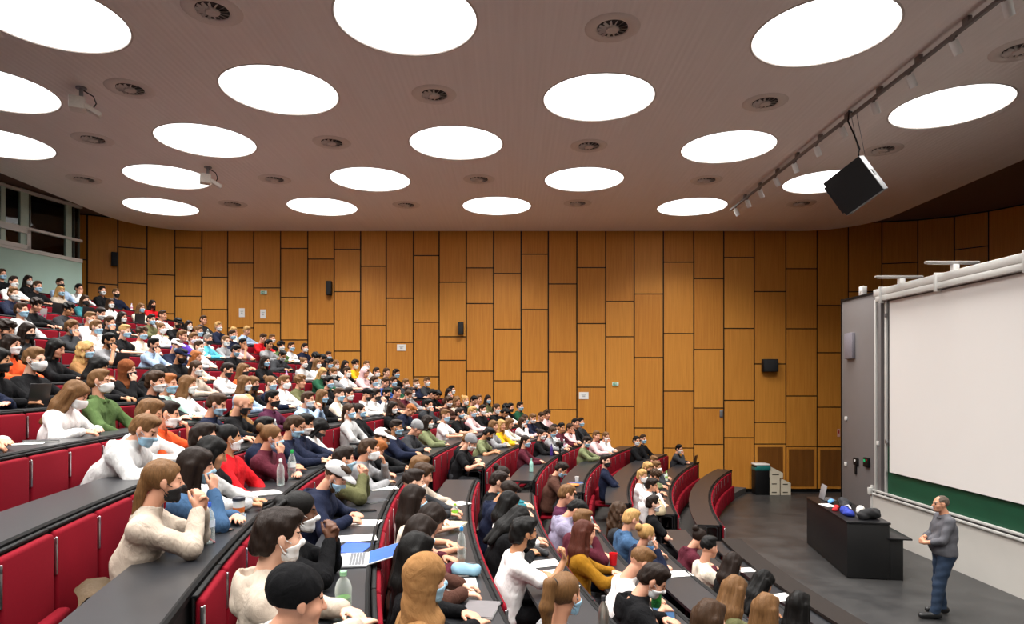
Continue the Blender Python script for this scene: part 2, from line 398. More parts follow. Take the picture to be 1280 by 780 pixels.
fr = GL.n('ShaderNodeFresnel', i_IOR=1.6); mxs = GL.n('ShaderNodeMixShader'); GL.l(fr.outputs[0], mxs.inputs[0]); GL.l(t_.outputs[0], mxs.inputs[1]); GL.l(g_.outputs[0], mxs.inputs[2]); GL.l(mxs.outputs[0], GL.out.inputs[0])
m.obj('pane', GL.m, win)
m = MB(); s0, s1 = bs(35), bs(-40)
for a, b, c, d in ((s0, s1, MID-.14, MID-.02), (s0, s1, SILL+.02, SILL+.13), (s0, s0+.1, SILL, MID), (s1-.1, s1, SILL, MID)): bbox(m, a, b, c, d, .07, .07)
m.obj('sash', WP, win)
# --- tiers
def th_wall(R):
    for i in range(400):
        th = -1.2+i*.006
        p = arc(R, th)
        if p.y < 10: continue
        x = 640+F_PX*p.x/p.y
        if p.y > wy(x)-.03: return th
        if x < 105 and (Vector((p.x, p.y))-BP).dot(BN) < .02: return th
    return 1.0
TH0 = -.62
def ths(a, b, step=.02): n = max(2, int((b-a)/step)); return [a+(b-a)*i/n for i in range(n+1)]
m = MB()
for k in range(-7, 14):
    z = FL(k); r0 = RR(k-1)+.05; r1 = RR(k)+.05 if k < 13 else RR(k)+2.2
    T_ = ths(TH0, th_wall(r1)+.02)
    m.sweep([(r0, -z-.1), (r0, 0), (r1, 0), (r1, -z-.1)], T_, z)
tag(m.obj('floor_tiers', TIER), kind='structure')
m = MB()    # black skirting that climbs along the wood wall
for k in range(-7, 13):
    r0 = RR(k-1)+.05; r1 = RR(k)+.05
    ta, tb = th_wall(r0), th_wall(r1)
    if abs(tb-ta) > .4: continue
    A, B = arc(r0, ta), arc(r1, tb)
    z = FL(k)
    d = (B-A); 
    if d.length > 4: continue
    n = Vector((-d.y, d.x, 0)).normalized()*(-.06 if d.x > 0 else .06)
    if n.y > 0: n = -n
    vs = [A, B, B+n, A+n]; q_ = .12+.61*max(0, min(1, (k+5)/8)); hA = ZT(k-1)-.978+q_; hB = ZT(k)-.978+q_
    lo = [m.bm.verts.new((v.x, v.y, z-.1)) for v in vs]; hi = [m.bm.verts.new((v.x, v.y, h)) for v, h in zip(vs, (hA, hB, hB, hA))]
    m.bm.faces.new(lo); m.bm.faces.new(hi)
    for i in range(4): m.bm.faces.new((lo[i], lo[(i+1) % 4], hi[(i+1) % 4], hi[i]))
tag(m.obj('baseboard_far', BLACK), kind='structure')
m = MB()    # aisle steps
def th_n(k): return .03+(-k-3)*.011
def th_f(k): return th_n(k)+1.2/RR(k)
for k in range(-7, 1):
    z = FL(k)-(ZT(k)-ZT(k-1))/2; r0 = RR(k-1)+.05-.36
    m.sweep([(r0, -.12), (r0, 0), (r0+.40, 0), (r0+.40, -.12)], ths(th_n(k)+.004, th_f(k)-.004, .01), z)
    m.sweep([(r0, -z), (r0, -.12), (r0+.36, -.12), (r0+.36, -z)], ths(th_n(k)+.004, th_f(k)-.004, .01), z)
tag(m.obj('floor_steps', M('brown grey step covering', '43392f', .6, scale=20)), kind='structure')
# ================================================================== desks and seats
def th_far(R): return min(math.asin(min(1, (18.9-CY)/R)), th_wall(R)-1.2/R)
def blocks(k):
    """angular extents of the seat row k: near block, far block"""
    e = th_far(RR(k))
    if k >= 1: return [('', TH0, e)]
    L = [('near', TH0, th_n(k)), ('far', th_f(k), e)]
    return L[1:] if k == -8 else L
def rowname(k): return f"{ordn(k+9)} row from the front"
def end_frame(parent, R, th, z, zf):
    m = MB()
    pts = [arc(R+.06, th, zf+.02), arc(R+.06, th, z-.06), arc(R+.10, th, z-.035), arc(R+.36, th, z-.035), arc(R+.40, th, z-.06), arc(R+.40, th, zf+.02)]
    m.tube(pts, .016, 8); m.tube([arc(R+.06, th, zf+.4), arc(R+.4, th, zf+.4)], .012, 8)
    m.obj('end_frame', DARKM, parent, True)
for k in range(-7, 14):
    R = RR(k-1); z = ZT(k-1); zf = FL(k)
    bl = blocks(k-1)
    if k == -7: bl = [('near', TH0, th_n(-8))]+bl
    for nm, a, b in bl:
        T_ = ths(a, b)
        w = {'near': 'near block', 'far': 'far block', '': 'upper seating'}[nm]
        if k == -7 and nm == 'near':
            root = empty('front_barrier', arc(R, b, 0), 0, 'long curved dark desk front wall between the audience and the lecture floor', 'barrier')
        else:
            root = empty('lecture_desk', arc(R, b, 0), 0, f"long curved dark desk of the {rowname(k)}" + (f", {'this side of' if nm=='near' else 'beyond'} the aisle" if nm else ''), 'desk', 'curved lecture desks')
        inv = Matrix.Translation(-arc(R, b, 0))
        def P(m, name, mat, sm=False):
            me = m.me(name, [mat], sm, 40); me.transform(inv); return link(name, me, root)
        m = MB(); m.sweep([(R+.03, -.03), (R+.03, 0), (R+.43, 0), (R+.43, -.03)], T_, z); P(m, 'worktop', DESK)
        m = MB(); m.sweep([(R+.004, -.035), (R, .0), (R+.012, .012), (R+.03, .004), (R+.03, -.035)], T_, z); P(m, 'edge_strip', RIM)
        if k == -7 and nm == 'near':
            m = MB(); m.sweep([(R+.0, -z), (R+.0, -.035), (R+.04, -.035), (R+.04, -z)], T_, z); P(m, 'front_panel', BLACK)
            m = MB(); m.sweep([(R-.07, 0), (R-.07, .035), (R+.24, .035), (R+.24, 0)], T_, z+.012); P(m, 'top_board', M('dark brown barrier top', '1e1713', .65, spec=.2, var=.2, scale=8))
        else:
            m = MB(); m.sweep([(R+.012, -.60), (R+.012, -.03), (R+.03, -.03), (R+.03, -.60)], T_, z); P(m, 'front_panel', BLACK)
        def E_(th):
            m = MB(); pts = [arc(R+.06, th, zf+.02), arc(R+.06, th, z-.08), arc(R+.10, th, z-.045), arc(R+.23, th, z-.045), arc(R+.27, th, z-.08), arc(R+.27, th, zf+.02)]
            m.tube(pts, .016, 8); m.tube([arc(R+.06, th, zf+.4), arc(R+.27, th, zf+.4)], .012, 8); P(m, 'leg_frame', DARKM, True)
        nleg = max(1, int((b-a)*R/3.2))
        for i in range(nleg+1): E_(a+.0015+(b-a-.003)*i/nleg)
# seat meshes: +y faces the stage, origin on the tread below the back panel
SW = .53
def seat_meshes():
    d = {}
    zt = .978
    bm = MB(); bm.box((0, .028, zt-.300), (.500, .046, .565), bev=.02, seg=3)
    for v in bm.bm.verts:                     # slight hollow and rounded shoulders
        v.co.y -= .02*(1-(v.co.x/.25)**2); 
        if v.co.z > zt-.1: v.co.z -= .016*abs(v.co.x/.25)**4
    d['back'] = bm.me('back_panel', [RED], True, 60)
    bm = MB(); bm.box((0, -.004, zt-.295), (.512, .014, .57), bev=.006)
    bm.box((0, .006, zt-.014), (.514, .026, .016), bev=.005)
    d['shell'] = bm.me('back_shell', [RIM], True, 50)
    bm = MB(); bm.box((.2565, .040, zt-.155), (.013, .024, .19), bev=.005); bm.box((.2565, .046, zt-.075), (.013, .012, .04), bev=.004)
    d['bracket'] = bm.me('bracket', [CHROME], True, 50)
    bm = MB(); bm.box((0, .10, zt-.60), (.46, .07, .40), bev=.025, seg=3); d['pan_up'] = bm.me('seat_pan', [RED], True, 60)
    bm = MB(); bm.box((0, .255, .345), (.46, .34, .055), bev=.025, seg=3); d['pan_dn'] = bm.me('seat_pan', [RED], True, 60)
    bm = MB(); bm.box((0, .24, .305), (.40, .28, .02), bev=.005); bm.box((.2, .12, .32), (.02, .2, .10), bev=.005); bm.box((-.2, .12, .32), (.02, .2, .10), bev=.005)
    d['under'] = bm.me('pan_bracket', [BLACK], True, 50)
    return d
SEATM = seat_meshes()
anchors = {0: (52.5, 662), -1: (236.5, 742), -2: (464.4, 707), 1: (26.4, 566.5), 2: (24.8, 512)}
def ray_arc(px, R, far=True):
    """angle where the vertical plane through pixel column px meets the arc of radius R"""
    c = (px-640)/F_PX
    # point (c t, t): (c t-CX)^2+(t-CY)^2=R^2
    A = c*c+1; B = -2*(c*CX+CY); C_ = CX*CX+CY*CY-R*R
    D = B*B-4*A*C_
    if D < 0: return []
    out = []
    for s in (1, -1):
        t = (-B+s*math.sqrt(D))/(2*A)
        if t > .5:
            x, y = c*t, t
            if x < CX: out.append(math.asin(max(-1, min(1, (y-CY)/R))))
    return out
ALLSEATS = []
for k in range(-8, 13):
    R = RR(k); dth = SW/R
    for nm, a, b in blocks(k):
        lst = []
        if nm == 'far': t = a+dth/2; 
        elif k in anchors:
            t0 = min(ray_arc(anchors[k][0], R), key=lambda q: abs(to_px(arc(R, q, ZT(k)))[1]-anchors[k][1]))
            t = t0+dth/2; t -= dth*int((t-a)/dth)
            while t-dth/2 < a: t += dth
        else:
            n = int((b-a)/dth); t = b-dth*n+dth/2
        while t+dth/2 <= b+.002:
            lst.append(t); t += dth
        n = len(lst)
        for i, t in enumerate(lst):
            p = arc(R, t, ZT(k)-.25); x, y = to_px(p)
            if p.y < 1.5 or not (-25 < x < 1300) or y > 815: continue
            ALLSEATS.append((p.length, k, nm, t, i, n))
# ================================================================== people: smooth signed-distance bodies meshed with surface nets
class Field:
    def __init__(s, lo, hi, h):
        s.lo = np.array(lo, np.float32); s.h = h
        s.n = np.ceil((np.array(hi)-s.lo)/h).astype(int)+1
        s.ax = [s.lo[i]+h*np.arange(s.n[i], dtype=np.float32) for i in range(3)]
        s.D = np.full(s.n, 1.0, np.float32)
    def _sl(s, lo, hi):
        a = np.clip(np.floor((np.array(lo)-s.lo)/s.h).astype(int), 0, s.n); b = np.clip(np.ceil((np.array(hi)-s.lo)/s.h).astype(int)+1, 0, s.n)
        if np.any(b-a < 1): return None
        sl = tuple(slice(a[i], b[i]) for i in range(3))
        g = (s.ax[0][sl[0]][:, None, None], s.ax[1][sl[1]][None, :, None], s.ax[2][sl[2]][None, None, :])
        return sl, g
    def _mix(s, sl, d, k, op):
        D = s.D[sl]
        if op == 'u':
            if k > 0:
                hh = np.maximum(k-np.abs(D-d), 0)/k; s.D[sl] = np.minimum(D, d)-hh*hh*k*.25
            else: s.D[sl] = np.minimum(D, d)
        elif op == 's':
            d = -d
            if k > 0:
                hh = np.maximum(k-np.abs(D-d), 0)/k; s.D[sl] = np.maximum(D, d)+hh*hh*k*.25
            else: s.D[sl] = np.maximum(D, d)
    def cap(s, a, b, ra, rb=None, k=.02, op='u'):
        rb = ra if rb is None else rb
        a = np.array(a, np.float32); b = np.array(b, np.float32); mg = max(ra, rb)+k+.03
        r = s._sl(np.minimum(a, b)-mg, np.maximum(a, b)+mg)
        if r is None: return s
        sl, (x, y, z) = r
        ab = b-a; L = float(ab@ab)+1e-12
        px, py, pz = x-a[0], y-a[1], z-a[2]
        t = np.clip((px*ab[0]+py*ab[1]+pz*ab[2])/L, 0, 1)
        d = np.sqrt((px-t*ab[0])**2+(py-t*ab[1])**2+(pz-t*ab[2])**2)-(ra+(rb-ra)*t)
        s._mix(sl, d, k, op); return s
    def ell(s, c, r, k=.02, Rm=None, op='u', grow=0.):
        c = np.array(c, np.float32); r = np.array(r, np.float32); mg = float(r.max())+k+.03
        q = s._sl(c-mg, c+mg)
        if q is None: return s
        sl, (x, y, z) = q
        x, y, z = x-c[0], y-c[1], z-c[2]
        if Rm is not None:
            x, y, z = (Rm[0, 0]*x+Rm[1, 0]*y+Rm[2, 0]*z), (Rm[0, 1]*x+Rm[1, 1]*y+Rm[2, 1]*z), (Rm[0, 2]*x+Rm[1, 2]*y+Rm[2, 2]*z)
        k0 = np.sqrt((x/r[0])**2+(y/r[1])**2+(z/r[2])**2); k1 = np.sqrt((x/r[0]**2)**2+(y/r[1]**2)**2+(z/r[2]**2)**2)+1e-9
        s._mix(sl, k0*(k0-1)/k1, k, op); return s
    def plane(s, p, n):      # keep the side n points away from
        n = np.array(n, np.float32); n /= np.linalg.norm(n)
        x, y, z = s.ax[0][:, None, None], s.ax[1][None, :, None], s.ax[2][None, None, :]
        s.D = np.maximum(s.D, (x-p[0])*n[0]+(y-p[1])*n[1]+(z-p[2])*n[2]); return s
    def noise(s, amp, f=(38, 26, 31), seed=0):
        r = np.random.default_rng(seed); p = r.uniform(0, 6, 6)
        x, y, z = s.ax[0][:, None, None], s.ax[1][None, :, None], s.ax[2][None, None, :]
        s.D = s.D+amp*(np.sin(f[0]*x+f[2]*.5*z+p[0])*np.sin(f[2]*z+f[1]*.4*y+p[1])+.6*np.sin(f[1]*y-f[2]*.7*z+p[2])*np.sin(f[0]*.6*x+f[1]*.9*y+p[3]))
        return s
    def mesh(s):
        D = s.D; D[0] = D[-1] = 1; D[:, 0] = D[:, -1] = 1; D[:, :, 0] = D[:, :, -1] = 1
        S = D < 0
        c = np.zeros(np.array(S.shape)-1, np.int8)
        for i in (0, 1):
            for j in (0, 1):
                for l in (0, 1): c += S[i:S.shape[0]-1+i, j:S.shape[1]-1+j, l:S.shape[2]-1+l]
        act = np.argwhere((c > 0) & (c < 8)); N = len(act)
        idx = np.full(c.shape, -1, np.int32); idx[tuple(act.T)] = np.arange(N)
        V = {}
        for i in (0, 1):
            for j in (0, 1):
                for l in (0, 1): V[i, j, l] = D[act[:, 0]+i, act[:, 1]+j, act[:, 2]+l]
        P = np.zeros((N, 3), np.float32); W = np.zeros(N, np.float32)
        for a in V:
            for ax in range(3):
                if a[ax] == 1: continue
                b = list(a); b[ax] = 1; b = tuple(b)
                va, vb = V[a], V[b]; m = (va < 0) != (vb < 0)
                t = va[m]/(va[m]-vb[m])
                q = np.tile(np.array(a, np.float32), (m.sum(), 1)); q[:, ax] = t
                P[m] += q; W[m] += 1
        P = (act+P/W[:, None])*s.h+s.lo
        F = []
        for ax in range(3):
            o = [0, 1, 2]; o.remove(ax); u, v = o
            sl0 = [slice(None)]*3; sl1 = [slice(None)]*3; sl0[ax] = slice(0, -1); sl1[ax] = slice(1, None)
            A, B = S[tuple(sl0)], S[tuple(sl1)]
            e = np.argwhere(A != B)
            e = e[(e[:, u] > 0) & (e[:, v] > 0) & (e[:, u] < S.shape[u]-1) & (e[:, v] < S.shape[v]-1)]
            ins = A[tuple(e.T)]
            du = np.zeros(3, int); du[u] = 1; dv = np.zeros(3, int); dv[v] = 1
            q = np.stack([idx[tuple((e-du-dv).T)], idx[tuple((e-dv).T)], idx[tuple(e.T)], idx[tuple((e-du).T)]], 1)
            flip = ins if ax != 1 else ~ins
            q[~flip] = q[~flip][:, ::-1]
            F.append(q)
        return P, np.concatenate(F)
def unit(v): v = np.array(v, float); return v/np.linalg.norm(v)
def hframe(yaw=0., pitch=0., roll=0.):
    cy, sy, cp, sp, cr, sr = [f(math.radians(a)) for a in (yaw, pitch, roll) for f in (math.cos, math.sin)]
    Rz = np.array([[cy, -sy, 0], [sy, cy, 0], [0, 0, 1]]); Rx = np.array([[1, 0, 0], [0, cp, sp], [0, -sp, cp]]); Ry = np.array([[cr, 0, sr], [0, 1, 0], [-sr, 0, cr]])
    return Rz @ Rx @ Ry
def head(Fd, c, R, k=.015):
    """skull, jaw, nose, brow, lips, ears round the head centre c (eye height) in the frame R"""
    T = lambda p: c+R @ np.array(p)
    E = lambda p, r, kk=k, op='u': Fd.ell(T(p), r, kk, R, op)
    E((0, -.012, .03), (.076, .098, .088)); E((0, .03, -.035), (.060, .066, .072), .03)
    Fd.cap(T((-.025, .055, -.088)), T((.025, .055, -.088)), .026, k=.03); E((0, .076, -.092), (.022, .018, .02), .02)
    Fd.cap(T((-.034, .074, .024)), T((.034, .074, .024)), .014, k=.02)
    for s in (-1, 1):
        E((s*.046, .06, -.03), (.022, .022, .022), .03)                    # cheek
        E((s*.032, .102, .002), (.017, .016, .012), .014, 's')            # socket
        E((s*.032, .079, .002), (.0135, .0135, .0125), .004)              # eyeball
        E((s*.078, -.006, -.004), (.009, .02, .031), .008); E((s*.079, .002, -.028), (.007, .010, .012), .008)
    Fd.cap(T((0, .092, .012)), T((0, .113, -.028)), .008, .013, .012); 
    for s in (-1, 1): E((s*.012, .100, -.030), (.009, .011, .008), .008)
    Fd.cap(T((-.018, .089, -.058)), T((.018, .089, -.058)), .0065, k=.008); Fd.cap(T((-.014, .087, -.069)), T((.014, .087, -.069)), .0075, k=.008)
def hand(Fd, w, d, up, side, curl=.4, spread=.10, thumb=.6, g=1.0):
    """palm, four fingers and a thumb from the wrist w along d; up = back of the hand; side +1 right hand"""
    d = unit(d); up = unit(np.array(up)-d*(d@np.array(up))); lat = np.cross(d, up)*side      # lat points to the thumb side for palms facing -up
    lat = -lat
    k = .007
    kn = []
    for i, (o, l) in enumerate(((.030, .072), (.010, .080), (-.010, .075), (-.029, .060))):
        b = w+d*(.088-.004*abs(i-1))+lat*o
        kn.append(b)
        Fd.cap(w+d*.012+lat*o*.55, b, .0145, .0115, .012)
        dd = unit(d+lat*spread*(1.5-i)*.5); ang = 0; p = b; seg = [l*.45, l*.32, l*.25]; rr = [.0098, .0090, .0082, .0072]
        for j in range(3):
            ang += curl*(.75 if j == 0 else 1.0)
            v = dd*math.cos(ang)-up*math.sin(ang)
            q = p+v*seg[j]*g; Fd.cap(p, q, rr[j], rr[j+1], k if j else .01); p = q
    tb = w+d*.03+lat*.026; v1 = unit(d*.7+lat*.75-up*.25*thumb); t1 = tb+v1*.038; v2 = unit(d*.9+lat*.25-up*.5*thumb); t2 = t1+v2*.030; t3 = t2+unit(v2-up*.3*thumb-lat*.15)*.024
    Fd.cap(w+d*.015+lat*.012, tb, .016, .014, .012); Fd.cap(tb, t1, .0135, .0115, .01); Fd.cap(t1, t2, .0108, .0098, k); Fd.cap(t2, t3, .0096, .008, k)
def ik(s, t, l1, l2, pole):
    s = np.array(s, float); t = np.array(t, float); d = t-s; L = np.linalg.norm(d)
    if L > (l1+l2)*.999: t = s+d*(l1+l2)*.999/L; d = t-s; L = np.linalg.norm(d)
    a = (l1*l1-l2*l2+L*L)/(2*L); h = math.sqrt(max(l1*l1-a*a, 0)); u = d/L
    p = np.array(pole, float); p = p-u*(u@p); p = p/(np.linalg.norm(p)+1e-9)
    return s+u*a+p*h, t
UA, FA = .285, .245
# pose: shoulder centre, head centre, head pitch/roll, hands: (wrist target, finger direction, back-of-hand normal, curl, pole)
def P_(sh, hc, pitch, roll, Rh, Lh): return dict(sh=np.array(sh, float), hc=np.array(hc, float), pitch=pitch, roll=roll, R=Rh, L=Lh)
mir = lambda h: ((-h[0][0], h[0][1], h[0][2]), (-h[1][0], h[1][1], h[1][2]), (-h[2][0], h[2][1], h[2][2]), h[3], (-h[4][0], h[4][1], h[4][2]))
flat = ((.13, .40, .79), (-.75, .62, -.02), (0, 0, 1), .18, (.9, -.1, -.5))
POSES = {
 'A': P_((0, 0.000, .99), (0, 0.055, 1.21), 6, 0, flat, mir(((.11, .37, .80), (-.85, .5, 0), (0, .1, 1), .3, (.9, -.1, -.5)))),
 'B': P_((0, 0.100, .955), (0, 0.235, 1.135), 34, 3, ((.15, .38, .79), (-.55, .8, -.1), (.35, .1, .9), .55, (.9, -.2, -.4)), mir(((.16, .36, .79), (-.8, .55, 0), (0, 0, 1), .15, (.9, -.1, -.5)))),
 'C': P_((0, 0.080, .965), (.02, 0.160, 1.165), 8, 7, ((.075, .27, .995), (-.35, .05, 1), (.5, .8, 0), .75, (.5, .5, -1)), mir(((.10, .40, .79), (-.95, .3, 0), (0, 0, 1), .2, (.9, -.1, -.5)))),
 'D': P_((0, 0.080, .965), (0, 0.165, 1.17), 6, 0, ((.035, .355, 1.0), (-.25, .12, 1), (.75, .65, 0), .85, (.8, .3, -1)), mir(((.035, .37, .985), (-.25, .12, 1), (.75, .65, 0), .85, (.8, .3, -1)))),
 'E': P_((0, -0.005, 1.0), (0, 0.000, 1.225), 2, 0, ((.12, .34, .655), (-.5, .8, -.2), (0, .2, 1), .3, (1, -.3, 0)), mir(((.10, .33, .655), (-.6, .75, -.2), (0, .2, 1), .3, (1, -.3, 0)))),
 'F': P_((0, 0.030, .98), (0, 0.115, 1.19), 20, 0, ((.11, .41, .80), (-.15, 1, -.1), (0, .1, 1), .5, (1, -.2, -.3)), mir(((.11, .41, .80), (-.15, 1, -.1), (0, .1, 1), .5, (1, -.2, -.3)))),
 # single figures
 'G': P_((0, 0.250, .92), (0, 0.380, 1.075), 26, 0, ((.10, .52, .795), (-.6, .8, 0), (.2, .1, .95), .6, (.9, -.2, -.5)), mir(((.15, .46, .79), (-.8, .6, 0), (0, 0, 1), .3, (.9, -.2, -.5)))),
 'W': P_((0, 0.080, .965), (.0, 0.160, 1.17), 4, 0, ((.16, .46, .98), (.02, -.1, 1), (.2, 1, 0), 1.35, (.5, .3, -1)), mir(((.10, .38, .79), (-.9, .4, 0), (0, 0, 1), .5, (.9, -.1, -.5)))),
 'V': P_((0, .20, .875), (0, .29, 1.05), 10, 0, ((.05, .50, .80), (-.1, 1, 0), (0, .1, 1), .35, (.9, -.2, -.4)), mir(((.12, .43, .79), (-.8, .6, 0), (0, 0, 1), .2, (.9, -.1, -.5)))),
 'N': P_((0, 0.110, .955), (0, 0.260, 1.11), 46, -4, ((.09, .37, .785), (-.7, .7, 0), (0, 0, 1), .4, (.9, -.1, -.5)), mir(((.10, .40, .785), (-.8, .6, 0), (0, 0, 1), .4, (.9, -.1, -.5)))),
 'I': P_((0, 0.080, .96), (0, 0.165, 1.16), 12, -5, ((.09, .39, .79), (-.9, .4, 0), (0, 0, 1), .3, (.9, -.1, -.5)), mir(((.055, .34, .985), (-.15, -.25, 1), (.3, 1, .1), 1.0, (.6, .3, -1)))),
}
PB = .0135
def arms(p):
    sh = p['sh']; out = []
    for s, key in ((1, 'R'), (-1, 'L')):
        S = sh+np.array((s*.172, 0, -.035)); t, d, up, curl, pole = p[key]
        e, w = ik(S, t, UA, FA, pole); out.append((s, S, e, w, d, up, curl))
    return out
def lo_hi(p):
    return (-.50, -.20, .0), (.50, .85, p['hc'][2]+.16)
def build_body(p, yaw, h=.0088):
    Fd = Field((-.46, -.17, .02), (.46, .80, p['hc'][2]+.15), h)
    sh = p['sh']; R = hframe(yaw, p['pitch'], p['roll']); hc = p['hc']
    pel = np.array((0, 0, .545)); mid = (pel+sh)/2+np.array((0, -.012, 0))
    for s in (-1, 1):
        Fd.cap(pel+(s*.075, 0, 0), mid+(s*.065, 0, -.02), .098, .088, .05); Fd.cap(mid+(s*.065, 0, -.02), sh+(s*.085, .005, -.10), .088, .094, .05)
        Fd.cap(sh+(s*.03, -.005, .0), sh+(s*.158, 0, -.035), .046, .046, .05)
        Fd.cap(pel+(s*.08, 0, -.02), (s*.11, .35, .50), .080, .060, .04); Fd.cap((s*.11, .35, .50), (s*.11, .31, .12), .060, .042, .03); Fd.cap((s*.11, .29, .07), (s*.12, .46, .055), .045, .032, .03)
    nb = sh+np.array((0, -.01, .02)); nt = hc+R @ np.array((0, -.022, -.07))
    Fd.cap(nb, nt, .056, .049, .035)
    head(Fd, hc, R)
    for s, S, e, w, d, up, curl in arms(p):
        Fd.cap(S, e, .046, .038, .04); Fd.cap(e, w, .038, .025, .02); hand(Fd, w, d, up, s, curl)
    P, Q = Fd.mesh()
    C = P[Q].mean(1); L = (C-hc) @ R
    mi = np.zeros(len(Q), int)
    ax = np.abs(L[:, 0])
    fr = L[:, 1] > .055
    mi[fr & ((ax-.032)**2+(L[:, 2]-.002)**2 < .0105**2) & (L[:, 1] < .102)] = 1
    mi[fr & (np.abs(ax-.033) < .019) & (np.abs(L[:, 2]-.0265+.10*(ax-.033)**1) < .0048)] = 2
    mi[fr & (ax < .024) & (np.abs(L[:, 2]+.0635) < .0095) & (L[:, 1] > .084)] = 3
    return mesh_np('body', P, Q, True, [None]*4 if False else [SKIN['l'], EYEM, HAIR['br'], LIPM], mi)
def build_top(p, style, h=.0105, seed=0):
    Fd = Field((-.48, -.22, .40), (.48, .62, p['hc'][2]+.05), h)
    sh = p['sh']; pel = np.array((0, 0, .545)); mid = (pel+sh)/2+np.array((0, -.012, 0)); hc0 = p['hc']; g = {'t': .013, 's': .014, 'j': .018, 'h': .026, 'k': .027}[style]
    for s in (-1, 1):
        Fd.cap(pel+(s*.08, 0, -.03), mid+(s*.065, 0, -.02), .104+g, .092+g, .05); Fd.cap(mid+(s*.065, 0, -.02), sh+(s*.085, .005, -.10), .092+g, .096+g, .05)
        Fd.cap(sh+(s*.03, -.005, .0), sh+(s*.158, 0, -.035), .046+g, .045+g, .06)
    Fd.cap(sh+(0, -.012, 0), sh+(hc0-sh)*np.array((0, .35, 0))+(0, .0, .058), .060+g*.6, .052+g*.5, .03)
    cuts = []
    for s, S, e, w, d, up, curl in arms(p):
        if style == 't':
            e2 = S+(e-S)*.68; Fd.cap(S, e2, .048+g, .053+g, .05); cuts.append((e2+(e-S)*.06, e-S))
        else:
            w2 = e+(w-e)*.94; Fd.cap(S, e, .046+g, .040+g, .055); Fd.cap(e, w2, .040+g, .027+g*.8, .03); 
    Fd.noise(.0045 if style != 't' else .004, (29, 22, 26), seed); Fd.noise(.0014, (72, 60, 66), seed+50)
    hc = p['hc']
    if style == 'h':
        pv = None
        for q in range(-6, 7):
            a = q*.40; w_ = math.cos(a/2)
            c_ = sh+np.array((.088*math.sin(a), -.072*math.cos(a)-.004, .052-.035*(1-w_)-.02*abs(math.sin(a))))
            if pv is not None: Fd.cap(pv[0], c_, pv[1], .020+.016*w_, .018)
            pv = (c_, .020+.016*w_)
        Fd.ell(sh+np.array((0, -.105, -.015)), (.115, .050, .105), .03); Fd.cap(sh+np.array((-.07, -.12, -.06)), sh+np.array((.07, -.12, -.06)), .035, k=.03)
        Fd.ell(sh+np.array((0, -.082, .075)), (.066, .034, .055), .012, op='s')
    if style in 'sk':
        for s in (-1, 1): Fd.cap(sh+(s*.062, -.045, .062), sh+(s*.03, .075, .02), .022, .018, .012)
        Fd.cap(sh+(-.06, -.048, .062), sh+(.06, -.048, .062), .022, k=.012)
    nbk = unit(hc-sh-np.array((0, -.02, 0)))
    base = sh+np.array((0, .03 if style != 'j' else .018, .055))
    Fd.ell(base+np.array((0, .01, .055)), (.060, .068, .075), .01, op='s')
    # trunk ends on the lap, bottom hem
    Fd.plane((0, 0, .43), (0, 0, -1))
    P, Q = Fd.mesh()
    if style == 't': pass
    return mesh_np('top', P, Q, True, [CLOTH('grey')])
def build_trousers(h=.013):
    Fd = Field((-.3, -.22, .0), (.3, .68, .72), h)
    pel = np.array((0, 0, .545))
    for s in (-1, 1):
        Fd.cap(pel+(s*.075, 0, .03), pel+(s*.075, 0, -.02), .112, .112, .04)
        Fd.cap(pel+(s*.08, 0, -.02), (s*.11, .35, .50), .094, .076, .04); Fd.cap((s*.11, .35, .50), (s*.11, .31, .11), .074, .062, .03)
    Fd.noise(.003); Fd.plane((0, 0, .66), (0, 0, 1)); Fd.plane((0, 0, .1), (0, 0, -1))
    P, Q = Fd.mesh(); return mesh_np('trousers', P, Q, True, [CLOTH('navy')])
def build_shoes(h=.012):
    Fd = Field((-.25, .15, -.02), (.25, .65, .2), h)
    for s in (-1, 1): Fd.cap((s*.11, .28, .055), (s*.12, .48, .045), .055, .042, .02); Fd.cap((s*.11, .29, .06), (s*.11, .30, .12), .052, .05, .02)
    Fd.plane((0, 0, .006), (0, 0, -1)); P, Q = Fd.mesh(); return mesh_np('shoes', P, Q, True, [BLACK])
